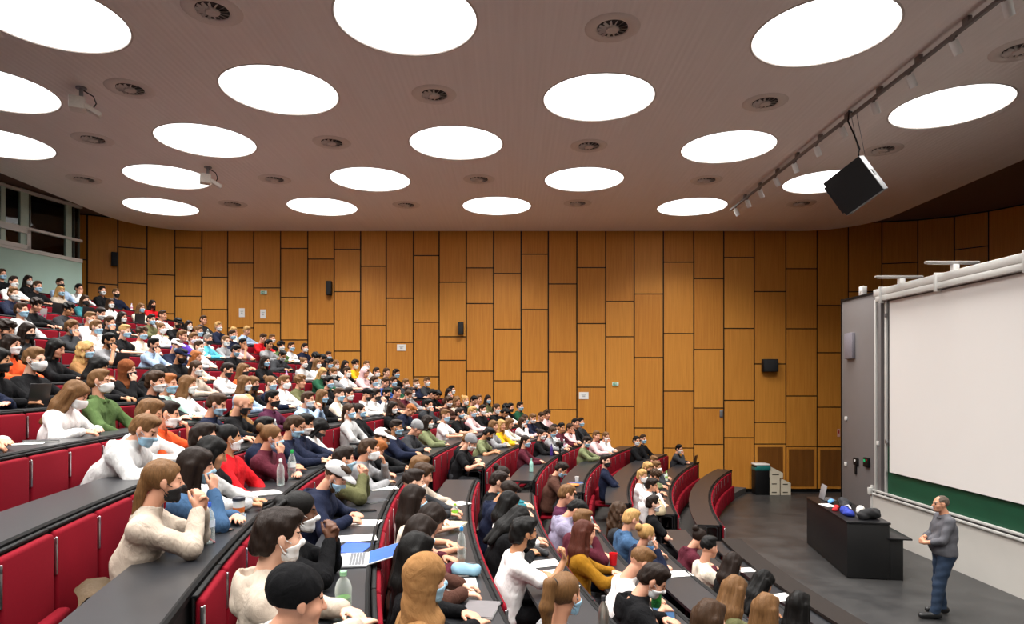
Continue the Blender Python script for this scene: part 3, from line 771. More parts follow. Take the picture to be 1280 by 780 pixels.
# ---- head-local hair, masks, hats (origin = head centre at eye height, +y = face)
def hfield(h=.007, lo=(-.2, -.26, -.55), hi=(.2, .2, .24)): return Field(lo, hi, h)
def cut_face(F_, top=.055, k=.012, w=.066, deep=.02):
    F_.ell((0, .10, top-.105), (w, .085+deep, .105), k, op='s')
def build_hair(st):
    F_ = hfield(lo=(-.17, -.22, -.22), hi=(.17, .17, .20)) if st in ('sh', 'fa', 'me', 'cu', 'af', 'ri', 'le') else hfield()
    C = (0, -.014, .034)
    if st == 'sh':
        F_.ell((0, -.014, .038), (.0805, .103, .091), 0); F_.ell((0, .022, .104), (.062, .070, .030), .03); F_.ell((0, -.06, -.02), (.068, .06, .06), .03)
        cut_face(F_, .074, .014, .076, .0); F_.plane((0, 0, -.075), (0, -.15, -1))
        for s in (-1, 1): F_.ell((s*.085, .03, -.045), (.035, .055, .055), .012, op='s')
        F_.noise(.0028, (120, 80, 60), 1); F_.noise(.0016, (230, 190, 60), 21)
    elif st == 'fa':
        F_.ell((0, -.014, .038), (.0785, .102, .088), 0); F_.ell((0, .01, .10), (.068, .092, .034), .02)
        cut_face(F_, .070, .012, .078, .0); F_.plane((0, 0, -.05), (0, -.25, -1))
        for s in (-1, 1): F_.ell((s*.088, .03, -.04), (.03, .06, .055), .012, op='s')
        F_.noise(.0018, (120, 90, 110), 2)
    elif st == 'me':
        F_.ell((0, -.016, .041), (.085, .107, .095), 0); F_.ell((.015, .045, .100), (.064, .055, .034), .03); F_.ell((0, -.07, -.03), (.076, .06, .07), .03)
        cut_face(F_, .066, .014, .072, .0); F_.plane((0, 0, -.09), (0, -.1, -1))
        for s in (-1, 1): F_.ell((s*.09, .055, -.06), (.03, .055, .055), .012, op='s')
        F_.noise(.0045, (75, 60, 50), 3); F_.noise(.002, (200, 170, 60), 23)
    elif st in ('cu', 'af'):
        F_.ell((0, -.02, .045), (.092, .113, .100), 0); F_.ell((0, .045, .10), (.067, .055, .042), .03)
        cut_face(F_, .058, .014, .068, .0); F_.plane((0, 0, -.085), (0, -.1, -1))
        F_.noise(.009, (95, 80, 88), 4)
    elif st == 'le':
        F_.ell((0, -.016, .036), (.0795, .102, .0905), 0); cut_face(F_, .088, .014, .078, .0); F_.ell((0, .09, .10), (.05, .06, .045), .03, op='s'); F_.plane((0, 0, -.06), (0, -.2, -1))
        for s in (-1, 1): F_.ell((s*.085, .03, -.045), (.035, .055, .055), .012, op='s')
        F_.noise(.003, (120, 80, 60), 1)
    elif st == 'ri':      # thinning hair round the back and sides
        F_.ell((0, -.02, .028), (.084, .106, .085), 0); F_.ell((0, .075, .115), (.062, .10, .060), .02, op='s'); cut_face(F_, .085, .012, .08, .0)
        F_.plane((0, 0, -.065), (0, -.2, -1)); F_.plane((0, .06, 0), (0, 1, .1)); F_.noise(.003, (90, 70, 80), 5)
    else:
        F_.ell((0, -.016, .038), (.085, .108, .094), 0)
        if st in ('ls', 'lw', 'lb'):
            w = .012 if st == 'lw' else .004; f = (60, 45, 42) if st == 'lw' else (60, 40, 16)
            L = -.36 if st != 'lb' else -.20
            for s in (-1, 1):
                F_.cap((s*.055, -.045, .01), (s*.075, -.06, -.17), .048, .045, .03); F_.cap((s*.075, -.06, -.17), (s*.07, -.075, L), .045, .028, .03)
                F_.cap((s*.070, .02, .01), (s*.082, .015, -.15), .022, .022, .02); F_.cap((s*.082, .015, -.15), (s*.09, .0, L*.75), .024, .018, .02)
            F_.cap((0, -.075, .0), (0, -.09, -.17), .055, .055, .04); F_.cap((0, -.09, -.17), (0, -.10, L-.02), .055, .03, .04)
            F_.cap((-.03, .062, .075), (.03, .062, .075), .024, k=.03)
            F_.ell((0, .115, -.055), (.064, .085, .115), .012, op='s'); F_.ell((0, .03, -.24), (.062, .075, .18), .015, op='s')
            F_.noise(w, f, 6); F_.noise(.0022, (170, 150, 14), 26)
        elif st == 'pt':
            cut_face(F_, .070, .012, .074, .0); F_.plane((0, 0, -.07), (0, -.3, -1))
            F_.cap((0, -.105, .07), (0, -.15, .075), .024, .03, .012); F_.cap((0, -.15, .075), (0, -.165, -.05), .038, .040, .02); F_.cap((0, -.165, -.05), (0, -.14, -.21), .040, .016, .02); F_.noise(.003, (70, 60, 24), 7)
        elif st == 'lo':     # low tail down the back
            cut_face(F_, .070, .012, .074, .0); F_.plane((0, 0, -.07), (0, -.3, -1))
            F_.cap((0, -.10, -.02), (.0, -.115, -.075), .035, .026, .02); F_.cap((0, -.115, -.075), (-.02, -.12, -.25), .030, .026, .01); F_.cap((-.02, -.12, -.25), (-.02, -.10, -.44), .026, .012, .01); F_.noise(.003, (70, 60, 22), 7); F_.noise(.002, (190, 160, 16), 27)
        elif st == 'bu':
            cut_face(F_, .070, .012, .074, .0); F_.plane((0, 0, -.07), (0, -.3, -1)); F_.ell((0, -.125, .085), (.046, .042, .044), .01); F_.noise(.003, (70, 60, 40), 8)
        elif st == 'dr':
            cut_face(F_, .070, .012, .074, .0); F_.plane((0, 0, -.06), (0, -.3, -1))
            r = random.Random(4)
            for i in range(20):
                x = -.085+.17*i/19; z0 = .055+.02*math.sin(i*1.7)
                a = np.array((x*.8, -.09-.02*math.cos(x*12), z0)); b = a+np.array((x*.6, -.08-r.random()*.03, -.03-r.random()*.05)); c_ = b+np.array((x*.3, -.01, -.12-r.random()*.12))
                F_.cap(a, b, .013, .012, .004); F_.cap(b, c_, .012, .008, .004)
            F_.ell((0, -.12, .06), (.07, .05, .04), .01)
        elif st == 'hj':
            F_.D[:] = 1
            F_.ell((0, -.016, .035), (.094, .118, .103), 0); F_.cap((0, -.03, -.05), (0, -.03, -.13), .088, .080, .05); F_.cap((0, -.03, -.13), (0, -.02, -.21), .080, .10, .05); F_.cap((-.07, .0, -.215), (.07, .02, -.225), .06, .055, .05); F_.cap((-.07, .05, -.12), (.05, .07, -.19), .03, .035, .03)
            F_.ell((0, .12, -.015), (.058, .075, .090), .015, op='s'); F_.ell((0, .0, .0), (.072, .09, .085), .01, op='s'); F_.ell((0, .03, -.06), (.055, .06, .07), .01, op='s')
            F_.noise(.003, (26, 22, 30), 9); F_.noise(.0012, (40, 34, 90), 19); F_.plane((0, 0, -.27), (0, 0, -1))
        elif st == 'hd':
            F_.D[:] = 1
            F_.ell((0, -.025, .035), (.112, .132, .118), 0); F_.cap((0, -.04, -.06), (0, -.04, -.19), .10, .12, .05)
            F_.ell((0, .11, -.01), (.075, .10, .11), .02, op='s'); F_.ell((0, .0, .01), (.088, .105, .10), .01, op='s'); F_.cap((0, .0, -.05), (0, -.02, -.2), .075, .075, .01, op='s'); F_.noise(.004, (30, 25, 35), 10); F_.plane((0, 0, -.24), (0, 0, -1))
    P, Q = F_.mesh()
    return mesh_np('hair', P, Q, True, [HAIR['br']])
def build_cap(st):
    F_ = Field((-.16, -.17, -.02), (.16, .25, .18), .006)
    if st == 'cp':
        F_.ell((0, -.012, .045), (.091, .115, .094), 0); F_.plane((0, 0, .042), (0, .12, -1)); 
        G = Field((-.16, -.17, -.02), (.16, .25, .18), .006); G.ell((0, .10, .045), (.080, .088, .03), 0); G.ell((0, .10, .030), (.086, .094, .028), .004, op='s'); G.plane((0, .06, 0), (0, -1, 0))
        F_.D = np.minimum(F_.D, G.D); F_.ell((0, -.012, .135), (.01, .01, .008), .004)
    elif st == 'bn':
        F_.ell((0, -.016, .042), (.088, .110, .098), 0); F_.ell((0, -.05, .07), (.08, .08, .075), .04); F_.plane((0, 0, -.002), (0, .6, -1)); F_.noise(.0018, (150, 130, 20), 11)
    P, Q = F_.mesh(); return mesh_np('cap', P, Q, True, [CLOTH('black')])
def build_mask(st):
    F_ = Field((-.10, -.03, -.14), (.10, .16, .03), .0055)
    g = .0065
    F_.ell((0, .03, -.035), (.060+g, .066+g, .072+g), 0); F_.cap((-.025, .055, -.088), (.025, .055, -.088), .026+g, k=.03); F_.ell((0, .076, -.092), (.027, .024, .026), .02); F_.cap((0, .092, .0), (0, .111, -.028), .013, .019, .02)
    for s in (-1, 1): F_.ell((s*.046, .06, -.03), (.022+g, .022+g, .022+g), .03)
    if st == 'f':
        F_.ell((0, .085, -.05), (.048, .045, .054), .03); F_.cap((0, .105, -.02), (0, .122, -.052), .018, .014, .03)
    F_.plane((0, .018, 0), (0, -1, .25)); F_.plane((0, .11, -.012 if st != 'f' else -.004), (0, -.35, 1))
    F_.plane((0, .05, -.112), (0, -.2, -1))
    # hollow: keep only the shell in front of the face
    F_.ell((0, .03, -.035), (.060+.004, .066+.004, .072+.004), 0, op='s'); F_.cap((-.025, .055, -.088), (.025, .055, -.088), .030, k=0, op='s')
    P, Q = F_.mesh()
    # ear loops
    P2, Q2 = [P], [Q]; n = len(P)
    for s in (-1, 1):
        for a, b in (((s*.066, .045, -.022), (s*.083, -.012, .012)), ((s*.06, .035, -.085), (s*.083, -.014, -.025))):
            a = np.array(a); b = np.array(b); v = np.array([a+(0, 0, .0022), a-(0, 0, .0022), b-(0, 0, .0022), b+(0, 0, .0022), a+(s*.0025, 0, .0022), a+(s*.0025, 0, -.0022), b+(s*.0025, 0, -.0022), b+(s*.0025, 0, .0022)])
            q = np.array([(0, 1, 2, 3), (7, 6, 5, 4), (0, 4, 5, 1), (1, 5, 6, 2), (2, 6, 7, 3), (3, 7, 4, 0)])+n
            P2.append(v); Q2.append(q); n += 8
    return mesh_np('face_mask', np.concatenate(P2), np.concatenate(Q2), True, [M('mask white', 'e4e6e6', .8, var=.03)])
def build_glasses():
    m = MB()
    for s in (-1, 1):
        pts = [(s*.033+.022*math.cos(a)*1.05, .104-.010*abs(math.cos(a)) , .002+.017*math.sin(a)) for a in [2*PI*i/16 for i in range(17)]]
        m.tube(pts, .0018, 5); m.tube([(s*.055, .096, .006), (s*.078, .06, .008), (s*.085, -.01, .008)], .0018, 5)
    m.tube([(-.011, .106, .004), (0, .112, .006), (.011, .106, .004)], .0018, 5)
    return m.me('glasses', [BLACK], True)
def build_beard():
    F_ = Field((-.10, -.03, -.14), (.10, .14, .03), .006); g = .005
    F_.ell((0, .03, -.035), (.060+g, .066+g, .072+g), 0); F_.cap((-.025, .055, -.088), (.025, .055, -.088), .026+g+.003, k=.03); F_.ell((0, .076, -.092), (.026, .024, .026), .02)
    F_.plane((0, .0, -.03), (0, -.15, 1)); F_.plane((0, .005, 0), (0, -1, 0)); F_.ell((0, .10, -.06), (.024, .03, .012), .006, op='s'); F_.noise(.002, (120, 100, 110), 3)
    P, Q = F_.mesh(); return mesh_np('beard', P, Q, True, [HAIR['br']])
# ================================================================== people: who sits where
SKIN = {k: simple('skin '+k, c, .55, var=.06, scale=25) for k, c in {'l': 'cc9478', 'p': 'd6a68c', 't': 'b07a55', 'd': '5f3b28', 'w': 'c98f70'}.items()}
EYEM = M('dark eyes', '2a1c14', .2); LIPM = M('lips', 'b0655a', .5)
HAIR = {k: simple('hair '+k, c, .55, var=.6, scale=55, stretch=(3, 3, .35), bump=.5, bscale=70, spec=.2) for k, c in {'bk': '0a0807', 'db': '1f140e', 'br': '3a2718', 'lb': '694a2c', 'bl': 'b08a55', 'gi': '94562a', 'gy': '77706a', 'gb': '5b4f45', 'rb': '4a2318'}.items()}
HNAME = {'bk': 'black', 'db': 'dark brown', 'br': 'brown', 'lb': 'light brown', 'bl': 'blond', 'gi': 'ginger', 'gy': 'grey', 'gb': 'grey brown', 'rb': 'reddish brown'}
CC = {'white': 'e6e4e2', 'cream': 'd9cfbd', 'grey': '8a8a8c', 'light grey': 'b4b3b2', 'dark grey': '303134', 'black': '0e0e10', 'navy': '161c30', 'blue': '2c4a86', 'light blue': '9db4cf', 'green': '4c6138', 'dark green': '1d4a33', 'olive': '5a5a3c', 'red': 'b8141c', 'maroon': '4e1c28', 'purple': '4a2038', 'orange': 'd9562a', 'yellow': 'd9a51c', 'mustard': '8a6014', 'pink': 'd8b6b6', 'beige': 'b3a596', 'tan': '8f6840', 'brown': '4a2f26', 'teal': '2f6f78', 'mint': 'b9d6cc', 'camouflage green': '6d7352', 'lilac': '8e889e', 'rust': '7a4527', 'denim blue': '3c5878', 'turquoise': '58b4cc', 'violet': '5a3ca6'}
def cloth_mat(key, c):
    if key in _mc: return _mc[key]
    m = simple(key, c, .9, var=.16, scale=16, bump=.2, bscale=300, spec=.15); t = m.node_tree; b = next(n for n in t.nodes if n.type == 'BSDF_PRINCIPLED'); fine = next(n for n in t.nodes if n.type == 'BUMP'); tc = next(n for n in t.nodes if n.type == 'TEX_COORD')
    mp = t.nodes.new('ShaderNodeMapping'); mp.inputs['Scale'].default_value = (1, 1, .6); n = t.nodes.new('ShaderNodeTexNoise'); n.inputs['Scale'].default_value = 13; n.inputs['Detail'].default_value = 3; n.inputs['Distortion'].default_value = 1.4
    bp = t.nodes.new('ShaderNodeBump'); bp.inputs['Strength'].default_value = .5; bp.inputs['Distance'].default_value = .028
    t.links.new(tc.outputs['Object'], mp.inputs[0]); t.links.new(mp.outputs[0], n.inputs['Vector']); t.links.new(n.outputs['Fac'], bp.inputs['Height']); t.links.new(fine.outputs[0], bp.inputs['Normal']); t.links.new(bp.outputs[0], b.inputs['Normal'])
    _mc[key] = m; return m
def CLOTH(c):
    return cloth_mat('cloth '+c, CC[c])
MASKC = {'b': ('light blue', M('mask light blue', '9cc4dc', .8, var=.05)), 'w': ('white', M('mask white', 'e4e6e6', .8, var=.03)), 'f': ('white FFP2 style', M('mask white', 'e4e6e6', .8)), 'k': ('black', M('mask black', '18181a', .8))}
TOPN = {'t': 't-shirt', 's': 'shirt', 'j': 'sweater', 'h': 'hoodie', 'k': 'jacket'}
HSTY = {'sh': 'short {} hair', 'fa': 'cropped {} hair', 'me': 'tousled {} hair', 'cu': 'curly {} hair', 'af': 'curly {} hair', 'ls': 'long straight {} hair', 'lw': 'long wavy {} hair', 'lb': 'shoulder-length {} hair', 'pt': '{} ponytail', 'lo': 'long {} hair tied low', 'bu': '{} hair in a bun', 'hj': '{} headscarf', 'cp': '{} cap', 'bn': '{} knit cap', 'hd': '{} hood up', 'ba': 'shaved head', 'dr': 'black and red braids', 'ri': 'thinning {} hair'}
POSN = {'A': 'forearms on the desk', 'B': 'bent over writing', 'C': 'chin in hand', 'D': 'hands clasped at the chin', 'E': 'leaning back, hands in lap', 'F': 'looking down at the desk', 'G': 'hunched far forward', 'W': 'one fist raised', 'V': 'holding a bottle', 'N': 'head bowed low', 'I': 'left hand at the face'}
# x y hair hair-colour top top-colour mask pose [k=row] [s=skin] [g glasses] [b beard] [y=yaw] [hc=hat colour]
PPL = '''
-40 502 sh br j light_grey n B k=2
-34 462 sh db k navy n C k=3
3 346 sh br j black b E
17 357 sh db s white w A
35 351 lb db j black w E
47 359 sh br k black b A
76 353 fa br j light_blue k E
75 365 ls bl k beige b A
101 360 sh bk j white n C
106 371 ls br j teal k A
128 362 sh db k black w E
145 362 fa lb j navy k E
139 377 ls br j white w A
17 370 sh lb k navy w A
26 385 sh br h light_grey b E
46 378 cu db j black n F
85 389 af bk k dark_grey n F s=t
92 406 me lb j dark_grey b C
112 398 fa lb j white w A
125 389 sh db j black w F
140 402 sh br j black b C
120 413 sh lb s white b A
154 393 ls db j black w A
156 417 fa bl t black b A
6 416 cu db k black k F
35 420 ls db j dark_grey k A
138 427 sh bk t grey k C b s=t
177 384 ls lb j cream b A
192 382 lb db j red k A
189 401 sh db k olive b A
203 399 sh br s white n A
202 410 bu lb j white f A
178 418 cu br j cream b A
237 406 ls db s white w A
222 406 cp bk j black k F hc=black
248 412 sh lb s white b A
254 402 sh br k dark_grey n A
274 405 me bl k navy w E
293 409 ls bl j cream n C
291 419 sh br k navy b A
315 411 me bl s light_blue n F
281 430 sh lb j grey w A
295 440 sh bk j black b F
297 430 sh bk t pink n C s=t
260 428 sh gy j turquoise k A
250 435 sh br s white w A
221 432 cp br j navy b F hc=white
227 448 cp bk j black k F hc=navy b s=t
194 438 sh bk s light_blue k C
243 422 me lb j cream w A
229 420 me lb h violet n A
14 434 ls db j orange w A
1 447 lb bk j black k A
43 456 sh lb j black f A g
69 444 ls bk j black n F
106 442 lw bl j tan b A
122 464 ls bk j black k F
162 467 hj br j black k C hc=rust
98 489 ls lb j white f B k=2
126 489 sh lb s green f E g k=2
203 462 ls bk j black n N
195 479 me br j black w A
214 490 sh gi j mint b A
236 492 ls lb j white w A
246 471 lo br s beige w A
245 449 ls gi j cream n A
284 468 sh db s white k F
305 456 ls lb t orange k A
194 500 sh lb j white n F
179 523 sh lb h light_grey b G k=1
208 522 sh db t orange w I
271 518 sh br j navy b F
293 517 ba gi j black k F
310 518 lw bl j tan n F
241 563 sh db j black n E
249 585 ls db j denim_blue b C
267 565 ls bk k light_grey n F
289 561 bu bk j red w E s=t
311 549 sh bk j navy b A
344 551 bu lb j maroon b C
368 538 sh br j navy b F
383 540 sh bk k navy w F
402 538 ls bk h white k N
206 601 lo lb j beige k D k=0
341 415 fa lb j black w A
355 422 cu bk s green w A
330 427 fa br j red n F
336 434 me bk j grey n A
364 431 sh br j white b A
355 441 sh bk k dark_grey w B
382 438 sh db k navy w A
399 434 af bk j black w B
411 446 fa br j black b A
421 443 cu bk j black b A
440 446 cu db j yellow w A
437 457 ls db j black k A
402 448 sh bk j black n N
380 455 bu lb j light_grey w A
398 458 ls lb j white w A
421 457 lb lb j white w A
434 467 sh br t white w A
456 471 hd lb h pink n F hc=pink
415 470 sh lb j grey w F
404 471 ls bl k dark_green w F
411 486 me bk j black b A
375 482 cu lb k olive n A
356 484 sh lb k white f A
339 488 bu lb j navy b A
316 484 ls lb j black k A
331 456 ls db j black b A
307 473 ls lb j light_blue w A
342 511 sh bk s purple k A
386 505 sh br s light_blue w D
404 503 ls lb j black b A
424 501 fa br j cream b A
436 495 sh db j dark_grey w A
459 494 cp bk s white k F hc=black
438 522 lo br j light_grey b E
452 521 bu db j black b E
476 456 sh db j light_grey w E g
461 458 fa lb j white w A
491 468 me br j dark_grey n A
498 472 me db j black b A
509 469 bu db j grey w A
517 478 fa lb k navy w C
505 481 sh lb k dark_grey w C
492 483 me br j dark_green b A
480 480 sh br j blue n F
468 484 me br j grey b A
536 482 fa lb k dark_grey w A
542 478 sh bk j black n B
562 479 sh bk j black w E
547 489 me bk j black n N
562 489 ls db j brown w C
571 494 lw lb j beige n A
585 488 bu bl j black w A
594 505 me bk j dark_green n F
603 503 sh lb j pink n A
485 497 sh bk j navy k F
470 495 me db s white k D
511 498 sh br j maroon w B
498 498 sh db k brown n A
536 508 sh bk k dark_grey w C
561 504 me br j brown w F
557 520 fa lb t white b A
575 519 sh db t black b A b
591 520 me bl s pink b A
604 516 sh db j black w A
493 520 lb db j black w A
516 526 fa gi j navy n N
521 536 bn br k dark_grey n B hc=grey
537 533 lb db k camouflage_green w A
495 541 fa db k navy b A s=t
482 558 cp br j black w F hc=white s=t
464 548 sh gi j dark_grey n N
461 563 sh br j grey f I
428 572 sh db k olive b D
420 596 cp br h navy b B hc=light_grey b k=-1
378 641 dr bk j black w D s=d k=-1
352 697 me db h beige w A k=-1
344 752 bn bk h light_grey n V hc=black k=-1
516 577 me lb j beige n A
518 589 me br j dark_grey n F
519 604 fa db t white w A
521 631 ls db t cream b A
509 647 ls db j maroon n B
502 667 ls db k brown b F
501 692 ls bk j black n A
500 729 hj br j tan b A hc=tan
656 667 me bk t white k W b k=-3 s=t
645 651 ls bk k black n N
641 633 lb bk j white n F
636 616 fa db h navy n B s=t
622 603 sh db k black n F
629 594 bu db j teal n F
709 621 sh lb j purple n F
718 639 sh bk h lilac n N
727 653 fa lb j maroon n C
717 676 ls rb j mustard n A
700 590 sh db k brown b B
661 557 lo db j maroon b A
735 556 sh db j camouflage_green b F
758 546 sh lb s white w C
747 550 sh lb j pink n A
678 546 bu db j black w A
692 544 me br j grey b F
756 577 sh db j navy k E k=-5
703 537 sh bk k maroon n A s=t
714 540 me br j pink n C
727 533 sh db j dark_grey b E
719 531 sh bk j black n E
610 501 ls db j olive b A
624 502 cu bk j white w F
640 511 sh bk j black k A
652 511 ls br j pink b A
659 510 sh db k dark_green b A
622 514 sh br j black w A
635 521 me bk j black n N
654 530 ls br j white w C
667 530 sh lb j navy w F
677 525 sh br j black n F
685 523 cu br k pink n A
696 520 sh db s white w A
617 532 ls lb j grey n A
628 535 ls bl j yellow n A
638 533 ls lb j cream n F
611 543 sh bk t camouflage_green k B s=t
588 555 bn gy t black w B hc=grey
576 551 sh lb j black w B
798 559 sh bk k black w E
806 556 sh br j black b E
849 561 sh bk j dark_grey w C
804 578 me bl j camouflage_green k F
816 575 fa lb k grey n F
799 594 me bl t white f A
823 585 sh lb k dark_grey f C
818 596 cu br j dark_grey n B
816 606 me db h white n C
817 618 sh db t black w E
771 646 lw br j dark_grey w A
777 668 sh bl k denim_blue n F
807 670 bu bl k navy w C
875 674 bu db k maroon n B
890 698 fa bk t cream n A
914 709 lb db j black w F
800 704 fa lb t white n B
811 730 sh db h black w B
920 737 ls lb j olive n F
892 765 lb br j brown n A
953 731 ls bk j black n B
961 761 ls lb j black n A
1001 757 ls bk j black n A
692 758 pt lb j grey b A
745 752 ls db j black n F k=99
'''
def parse():
    out = []
    for ln in PPL.strip().split('\n'):
        w = ln.split()
        d = dict(x=float(w[0]), y=float(w[1]), st=w[2], hc=w[3], top=w[4], tc=w[5].replace('_', ' '), mask=w[6], pose=w[7], s=None, g=False, b=False, hat=None, k=None)
        for o in w[8:]:
            if o.startswith('k='): d['k'] = int(o[2:])
            elif o.startswith('s='): d['s'] = o[2:]
            elif o.startswith('hc='): d['hat'] = o[3:].replace('_', ' ')
            elif o == 'g': d['g'] = True
            elif o == 'b': d['b'] = True
        if d['k'] != 99: out.append(d)
    return out
PEOPLE = parse()
HIP = .218       # seated pelvis this far in front of the seat back line
def person_at(k, th, hc, dl=0.):
    """world head centre of a person seated in row k at angle th"""
    return arc(RR(k)-HIP-dl-hc[1], th, FL(k)+hc[2])
def solve(d):
    hc = POSES[d['pose']]['hc']; best = []
    for k in range(-8, 13):
        if d['k'] is not None and k != d['k']: continue
        for nm, a, b in blocks(k):
            th = np.arange(a+.2/RR(k), b-.18/RR(k), .0016)
            if len(th) < 2: continue
            for dl in (0., .03, .06, .09, .12):
                R = RR(k)-HIP-dl-hc[1]
                X = CX-R*np.cos(th); Y = np.maximum(CY+R*np.sin(th), .05); Z = FL(k)+hc[2]-EYE
                px = 640+F_PX*X/Y; py = HOR-F_PX*Z/Y
                e = np.hypot(px-d['x'], py-d['y'])*Y/F_PX; e[Y < 1.3] = 9      # metres off the sight line
                for i in np.argsort(e)[:40:3]: best.append((e[i]+abs(dl)*.25, k, th[i], dl, nm, px[i]-d['x'], py[i]-d['y']))
    best.sort(); return best[:400]
for d in PEOPLE: d['cand'] = solve(d)
order = sorted(PEOPLE, key=lambda d: (d['k'] is None, -d['y']))
used = {}
for d in order:
    ch = None
    for c in d['cand']:
        R = RR(c[1]); pen = 0
        for t in used.get((c[1]), []):
            g = abs(c[2]-t)*R
            if g < .46: pen += (.46-g)*1.1+.02
        if ch is None or c[0]+pen < ch[0]: ch = (c[0]+pen, *c[1:])
    d['row'], d['th'], d['dl'], d['blk'] = ch[1], ch[2], ch[3], ch[4]; d['cost'] = ch[0]
    used.setdefault(d['row'], []).append(d['th'])
for it in range(60):      # neighbours who sit too close slide apart along the bench
    for k in used:
        L = sorted([d for d in PEOPLE if d['row'] == k], key=lambda d: d['th'])
        bl = {q[0]: q for q in blocks(k)}
        for a, b in zip(L, L[1:]):
            g = .45/RR(k)-(b['th']-a['th'])
            if g > 0: a['th'] -= g*.26; b['th'] += g*.26
        for d in L:
            bb = bl[d['blk']]; d['th'] = min(max(d['th'], bb[1]+.2/RR(k)), bb[2]-.18/RR(k))
# ---- build them
_bc = {}
def cached(key, fn):
    if key not in _bc: _bc[key] = fn()
    return _bc[key]
LECT = Vector((6.47, 9.7, 0))
def yaw_for(d, loc, rz):
    if d['pose'] in 'BNGV': return {0: 0, 1: -14, 2: 14}[int(d['x']) % 3] if d['pose'] != 'G' else -4
    v = LECT-loc; a = math.degrees(math.atan2(v.y, v.x)-(rz+PI/2)); a = (a+180) % 360-180
    a = max(-32, min(32, a*.8+rng.uniform(-7, 7)))
    return round(a/14)*14
def hair_phrase(d):
    if d['st'] in ('ba', 'dr'): return HSTY[d['st']]
    c = d['hat'] if d['st'] in ('cp', 'bn', 'hj', 'hd') else HNAME[d['hc']]
    return HSTY[d['st']].format(c)
def look(d, lv):
    m = MASKC[d['mask']][0]+' mask' if d['mask'] != 'n' else 'no mask in sight'
    h = hair_phrase(d); t = f"{d['tc']} {TOPN[d['top']]}"
    if lv == 0: return f"person with {h}, {t}, {m}"
    if lv == 1: return f"person with {h}, {t}, {POSN[d['pose']]}"
    L = sorted([q for q in PEOPLE if q['row'] == d['row']], key=lambda q: -q['th'])
    return f"person with {h}, {t}, {ordn(L.index(d)+1)} from wood wall in {ordn(d['row']+9)} row"
keys = [Counter_ for Counter_ in []]
from collections import Counter
c0 = Counter(look(d, 0) for d in PEOPLE); c1 = Counter(look(d, 1) for d in PEOPLE)
for d in PEOPLE:
    d['label'] = look(d, 0) if c0[look(d, 0)] == 1 else look(d, 1) if c1[look(d, 1)] == 1 else look(d, 2)
PARTN = {'t': 't_shirt', 's': 'shirt', 'j': 'sweater', 'h': 'hoodie', 'k': 'jacket'}
def m4(R, t): return Matrix([[*R[0], t[0]], [*R[1], t[1]], [*R[2], t[2]], [0, 0, 0, 1]])
TROU = None
def skin_of(d):
    if d['s']: return d['s']
    return 'lpwl'[int(d['x']*7+d['y']) % 4] if d['hc'] not in ('bk',) else 'lwtl'[int(d['x']*7+d['y']) % 4]
def put_head_parts(d, e, R, hc):
    Mx = m4(R, hc); st = d['st']
    hm = HAIR[d['hc']]
    def add(name, me, mats):
        o = link(name, me, e, mats); o.matrix_local = Mx; return o
    if st in ('cp', 'bn'):
        base = 'lb' if d['hc'] in ('xx',) else 'fa'
        if st == 'cp': add('hair', cached(('hair', 'fa'), lambda: build_hair('fa')), [hm])
        add('cap' if st == 'cp' else 'knit_cap', cached(('cap', st), lambda: build_cap(st)), [CLOTH(d['hat'])])
    elif st in ('hj', 'hd'):
        if st == 'hd': add('hair', cached(('hair', 'fa'), lambda: build_hair('fa')), [hm])
        add('headscarf' if st == 'hj' else 'hood', cached(('hair', st), lambda: build_hair(st)), [CLOTH(d['hat'])])
    elif st != 'ba':
        add('hair', cached(('hair', st), lambda: build_hair(st)), [hm])
    if d['mask'] != 'n':
        ty = 'f' if d['mask'] == 'f' else 'b'
        add('face_mask', cached(('mask', ty), lambda: build_mask(ty)), [MASKC[d['mask']][1]])
    if st == 'pt': add('hair_tie', cached('tie', lambda: MB().lathe([(.022+.012*math.cos(a), .012*math.sin(a)) for a in [2*PI*i/8 for i in range(8)]], seg=16, closed=True, M=Matrix.Translation((0, -.118, .073)) @ Matrix.Rotation(PI/2, 4, 'X')).me('hair_tie', [BLACK], True)), None)
    if d['y'] == 456 and d['g']:
        lg = MB().box((0, 0, 0), (.075, .006, .055), bev=.002).me('chest_print', [PAPER]); o = link('chest_print', lg, e); o.location = (.085, .122, .875); o.rotation_euler = (.1, 0, -.35)
    if d['g']: add('glasses', cached('glasses', build_glasses), None)
    if d['b']: add('beard', cached('beard', build_beard), [hm])
TRC = ['navy', 'black', 'denim blue', 'dark grey']
